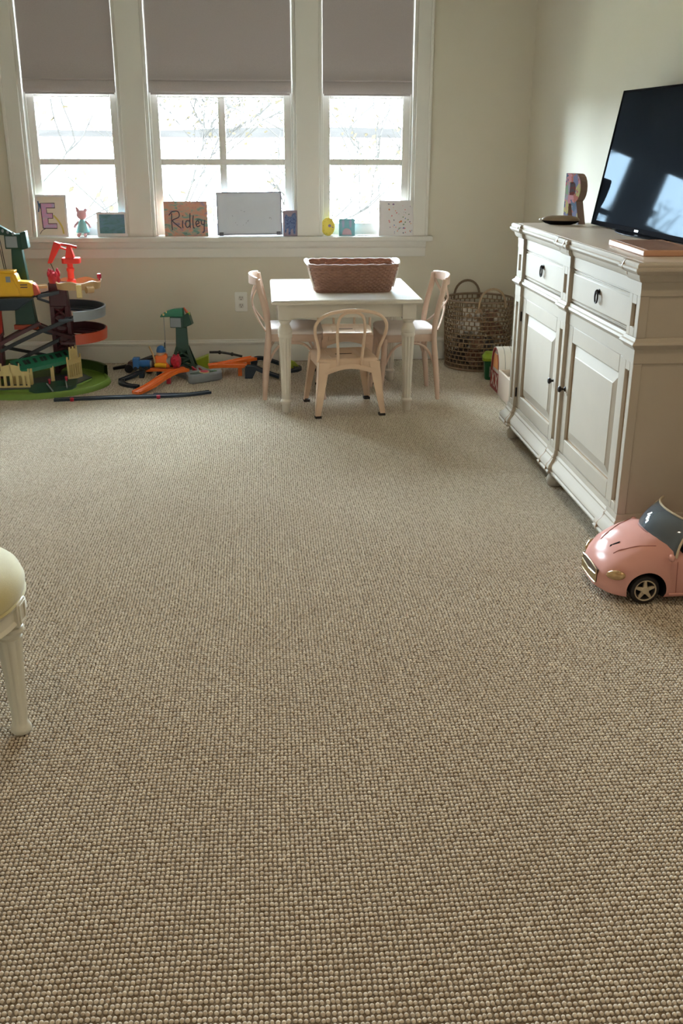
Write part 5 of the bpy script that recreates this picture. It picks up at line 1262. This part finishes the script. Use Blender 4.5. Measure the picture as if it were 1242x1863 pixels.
# lattice column: four splayed legs, braces, solid shaft, head and arm
TX, TY = -.505, 6.12
sh = MB().hexa([(TX-.038, TY-.03, .150), (TX+.038, TY-.03, .150), (TX+.038, TY+.03, .150), (TX-.038, TY+.03, .150)], [(TX-.033, TY-.026, .285), (TX+.033, TY-.026, .285), (TX+.033, TY+.026, .285), (TX-.033, TY+.026, .285)]).build('crane_shaft', P_green, tc2, bev=.003, world=True)
for sx in (-1, 1):
    for sy in (-1, 1):
        MB().hexa([(TX+sx*.075-.010, TY+sy*.060-.008, .028), (TX+sx*.075+.010, TY+sy*.060-.008, .028), (TX+sx*.075+.010, TY+sy*.060+.008, .028), (TX+sx*.075-.010, TY+sy*.060+.008, .028)], [(TX+sx*.030-.010, TY+sy*.022-.008, .165), (TX+sx*.030+.010, TY+sy*.022-.008, .165), (TX+sx*.030+.010, TY+sy*.022+.008, .165), (TX+sx*.030-.010, TY+sy*.022+.008, .165)]).build('crane_leg', P_green, sh, world=True)
for sy in (-1, 1):
    for k, (za, zb) in enumerate(((.040, .095), (.095, .150))):
        fa, fb = 1-(za-.028)/.137*.6, 1-(zb-.028)/.137*.6
        for s in (-1, 1): MB().tube([(TX-s*.070*fa, TY+sy*.058*fa, za), (TX+s*.070*fb, TY+sy*.058*fb, zb)], .009, 4).build('crane_brace', P_green, sh, world=True)
        MB().box(TX-.072*fb, TX+.072*fb, TY+sy*.056*fb-.006, TY+sy*.056*fb+.006, zb-.007, zb+.007).build('crane_cross_bar', P_green, sh, world=True)
MB().box(TX-.078, TX+.078, TY-.066, TY+.066, .026, .040).build('crane_foot', P_green, sh, bev=.003, world=True)
hdm = MB(); hdm.M = Matrix.Translation((TX, TY, .285)) @ Matrix.Rotation(math.radians(-12), 4, 'Z')
hdm.box(-.058, .025, -.045, .035, 0, .066); hdm.hexa([(.025, -.045, 0), (.072, -.02, .018), (.072, .03, .018), (.025, .035, 0)], [(.025, -.045, .075), (.052, -.02, .090), (.052, .03, .090), (.025, .035, .075)])
hdo = hdm.build('crane_head', P_green, tc2, bev=.003, world=True)
fp = MB(); fp.M = Matrix.Translation((TX, TY, .285)) @ Matrix.Rotation(math.radians(-12), 4, 'Z'); fp.box(-.054, .012, -.0485, -.044, .005, .060); fp.build('head_panel', P_grey, hdo, bev=.001, world=True)
ar = MB(); ar.M = Matrix.Translation((TX, TY, .285)) @ Matrix.Rotation(math.radians(-12), 4, 'Z')
pa = [(-.125, .060), (-.115, .078), (-.080, .100), (-.040, .112), (.020, .118), (.022, .066), (-.06, .064)]
ar.prism(pa, .044, FR((0, .012, 0), (1, 0, 0), (0, 0, 1))); aro = ar.build('crane_arm', P_green2, hdo, bev=.003, world=True)
for k in range(2): MB().ball((TX-.104+.02*k, TY-.012, .285+.078+.014*k), (.007, .004, .008), 8, 5).build('arm_lamp', P_white if False else P_cream, aro, world=True)
MB().tube([(TX+.042, TY-.01, .37), (TX+.022, TY-.012, .405)], [.010, .004], 8).build('warning_light', P_rust, hdo, world=True)
MB().lathe([(.014, 0), (.012, .012), (.004, .018)], (TX+.045, TY-.01, .360), 10).build('yellow_cap', P_lime, hdo, world=True)
MB().tube([(TX-.105, TY+.0, .345), (TX-.104, TY+.0, .06)], .0022, 5).build('crane_string', P_grey, aro, world=True)
# orange digger with red drum, blue engine, brown wagon
dg_ = thing('toy_digger', 'orange toy digger with a spiked red drum and blue hat', 'toy vehicle', (-.60, 5.99, .0625))
MB().hexa([(-.660, 5.955, .064), (-.575, 5.945, .064), (-.575, 6.01, .064), (-.660, 6.02, .064)], [(-.665, 5.96, .135), (-.590, 5.955, .150), (-.590, 6.005, .150), (-.665, 6.015, .135)]).build('digger_body', P_orange, dg_, bev=.010, world=True)
MB().tube([(-.660, 5.965, .080), (-.630, 5.945, .085), (-.595, 5.945, .080)], .014, 8).build('digger_side', P_yel, dg_, world=True)
MB().tube([(-.585, 5.975, .105), (-.560, 5.965, .105)], [.026, .028], 14).build('drum_collar', P_grey, dg_, world=True)
dr_ = MB().tube([(-.560, 5.965, .105), (-.548, 5.962, .105), (-.520, 5.955, .105), (-.510, 5.953, .105)], [.026, .036, .036, .026], 12).build('drum', P_crim, dg_, world=True)
for k in range(14):
    a = 2*PI*k/7+.2*(k//7); x = -.545+.022*(k//7)
    MB().ball((x, 5.962+.036*math.cos(a), .105+.036*math.sin(a)), .009, 8, 5).build('drum_stud', P_crim, dr_, world=True)
MB().ball((-.628, 5.975, .150), (.026, .024, .016), 12, 7).build('digger_front', col('pale_face_plate', (206,170,140)), dg_, world=True)
MB().lathe([(.028, 0), (.027, .014), (.021, .030), (.010, .038), (.002, .040)], (-.625, 5.980, .158), 14).build('blue_hat', P_blue, dg_, world=True)
MB().cyl((-.602, 5.985, .18), (-.600, 5.985, .215), .0035, n=6).build('exhaust', P_navy, dg_, world=True)
MB().tube([(-.660, 5.965, .09), (-.672, 5.955, .150), (-.690, 5.950, .198)], .0055, 6).build('digger_lever', P_beige, dg_, world=True)
en = thing('toy_engine', 'small blue toy engine on the dark curved track', 'toy train', (-.745, 6.0, .046))
MB().tube([(-.790, 6.005, .078), (-.715, 6.0, .082), (-.695, 5.998, .082)], [.024, .025, .024], 14).build('boiler', P_blue, en, world=True)
MB().box(-.800, -.760, 5.975, 6.035, .056, .120).build('cab', P_blue, en, bev=.004, world=True)
MB().tube([(-.696, 5.998, .082), (-.688, 5.998, .082)], .019, 14).build('front_plate', P_grey, en, world=True)
MB().box(-.800, -.700, 5.978, 6.028, .052, .062).build('chassis', P_navy, en, bev=.002, world=True)
for x in (-.785, -.755, -.720):
    for y in (5.976, 6.030): MB().cyl((x, y-.003, .058), (x, y+.003, .058), .012, n=12).build('wheel', P_blk, en, world=True)
wg = thing('toy_wagon', 'brown toy wagon with black wheels behind the blue engine', 'toy train', (-.80, 6.17, 0))
wb2 = MB(); wb2.hexa([(-.860, 6.13, .032), (-.700, 6.10, .032), (-.690, 6.17, .032), (-.850, 6.20, .032)], [(-.850, 6.13, .068), (-.700, 6.10, .075), (-.690, 6.17, .075), (-.840, 6.20, .068)]); wb2.build('wagon_body', P_brown, wg, bev=.006, world=True)
for (x, y) in ((-.845, 6.125), (-.835, 6.205), (-.715, 6.095), (-.705, 6.178)): MB().cyl((x, y-.009, .026), (x, y+.009, .026), .026, n=18).build('wheel', P_blk, wg, world=True)
MB().tube([(-.95, 6.19, .014), (-.865, 6.17, .032)], [.010, .013], 8).build('coupling_bar', P_blk, wg, world=True)
MB().tube([(-.775, 6.15, .070), (-.70, 6.17, .088), (-.655, 6.19, .084)], [.010, .014, .010], 8).build('tipper_arm', P_blk, wg, world=True)
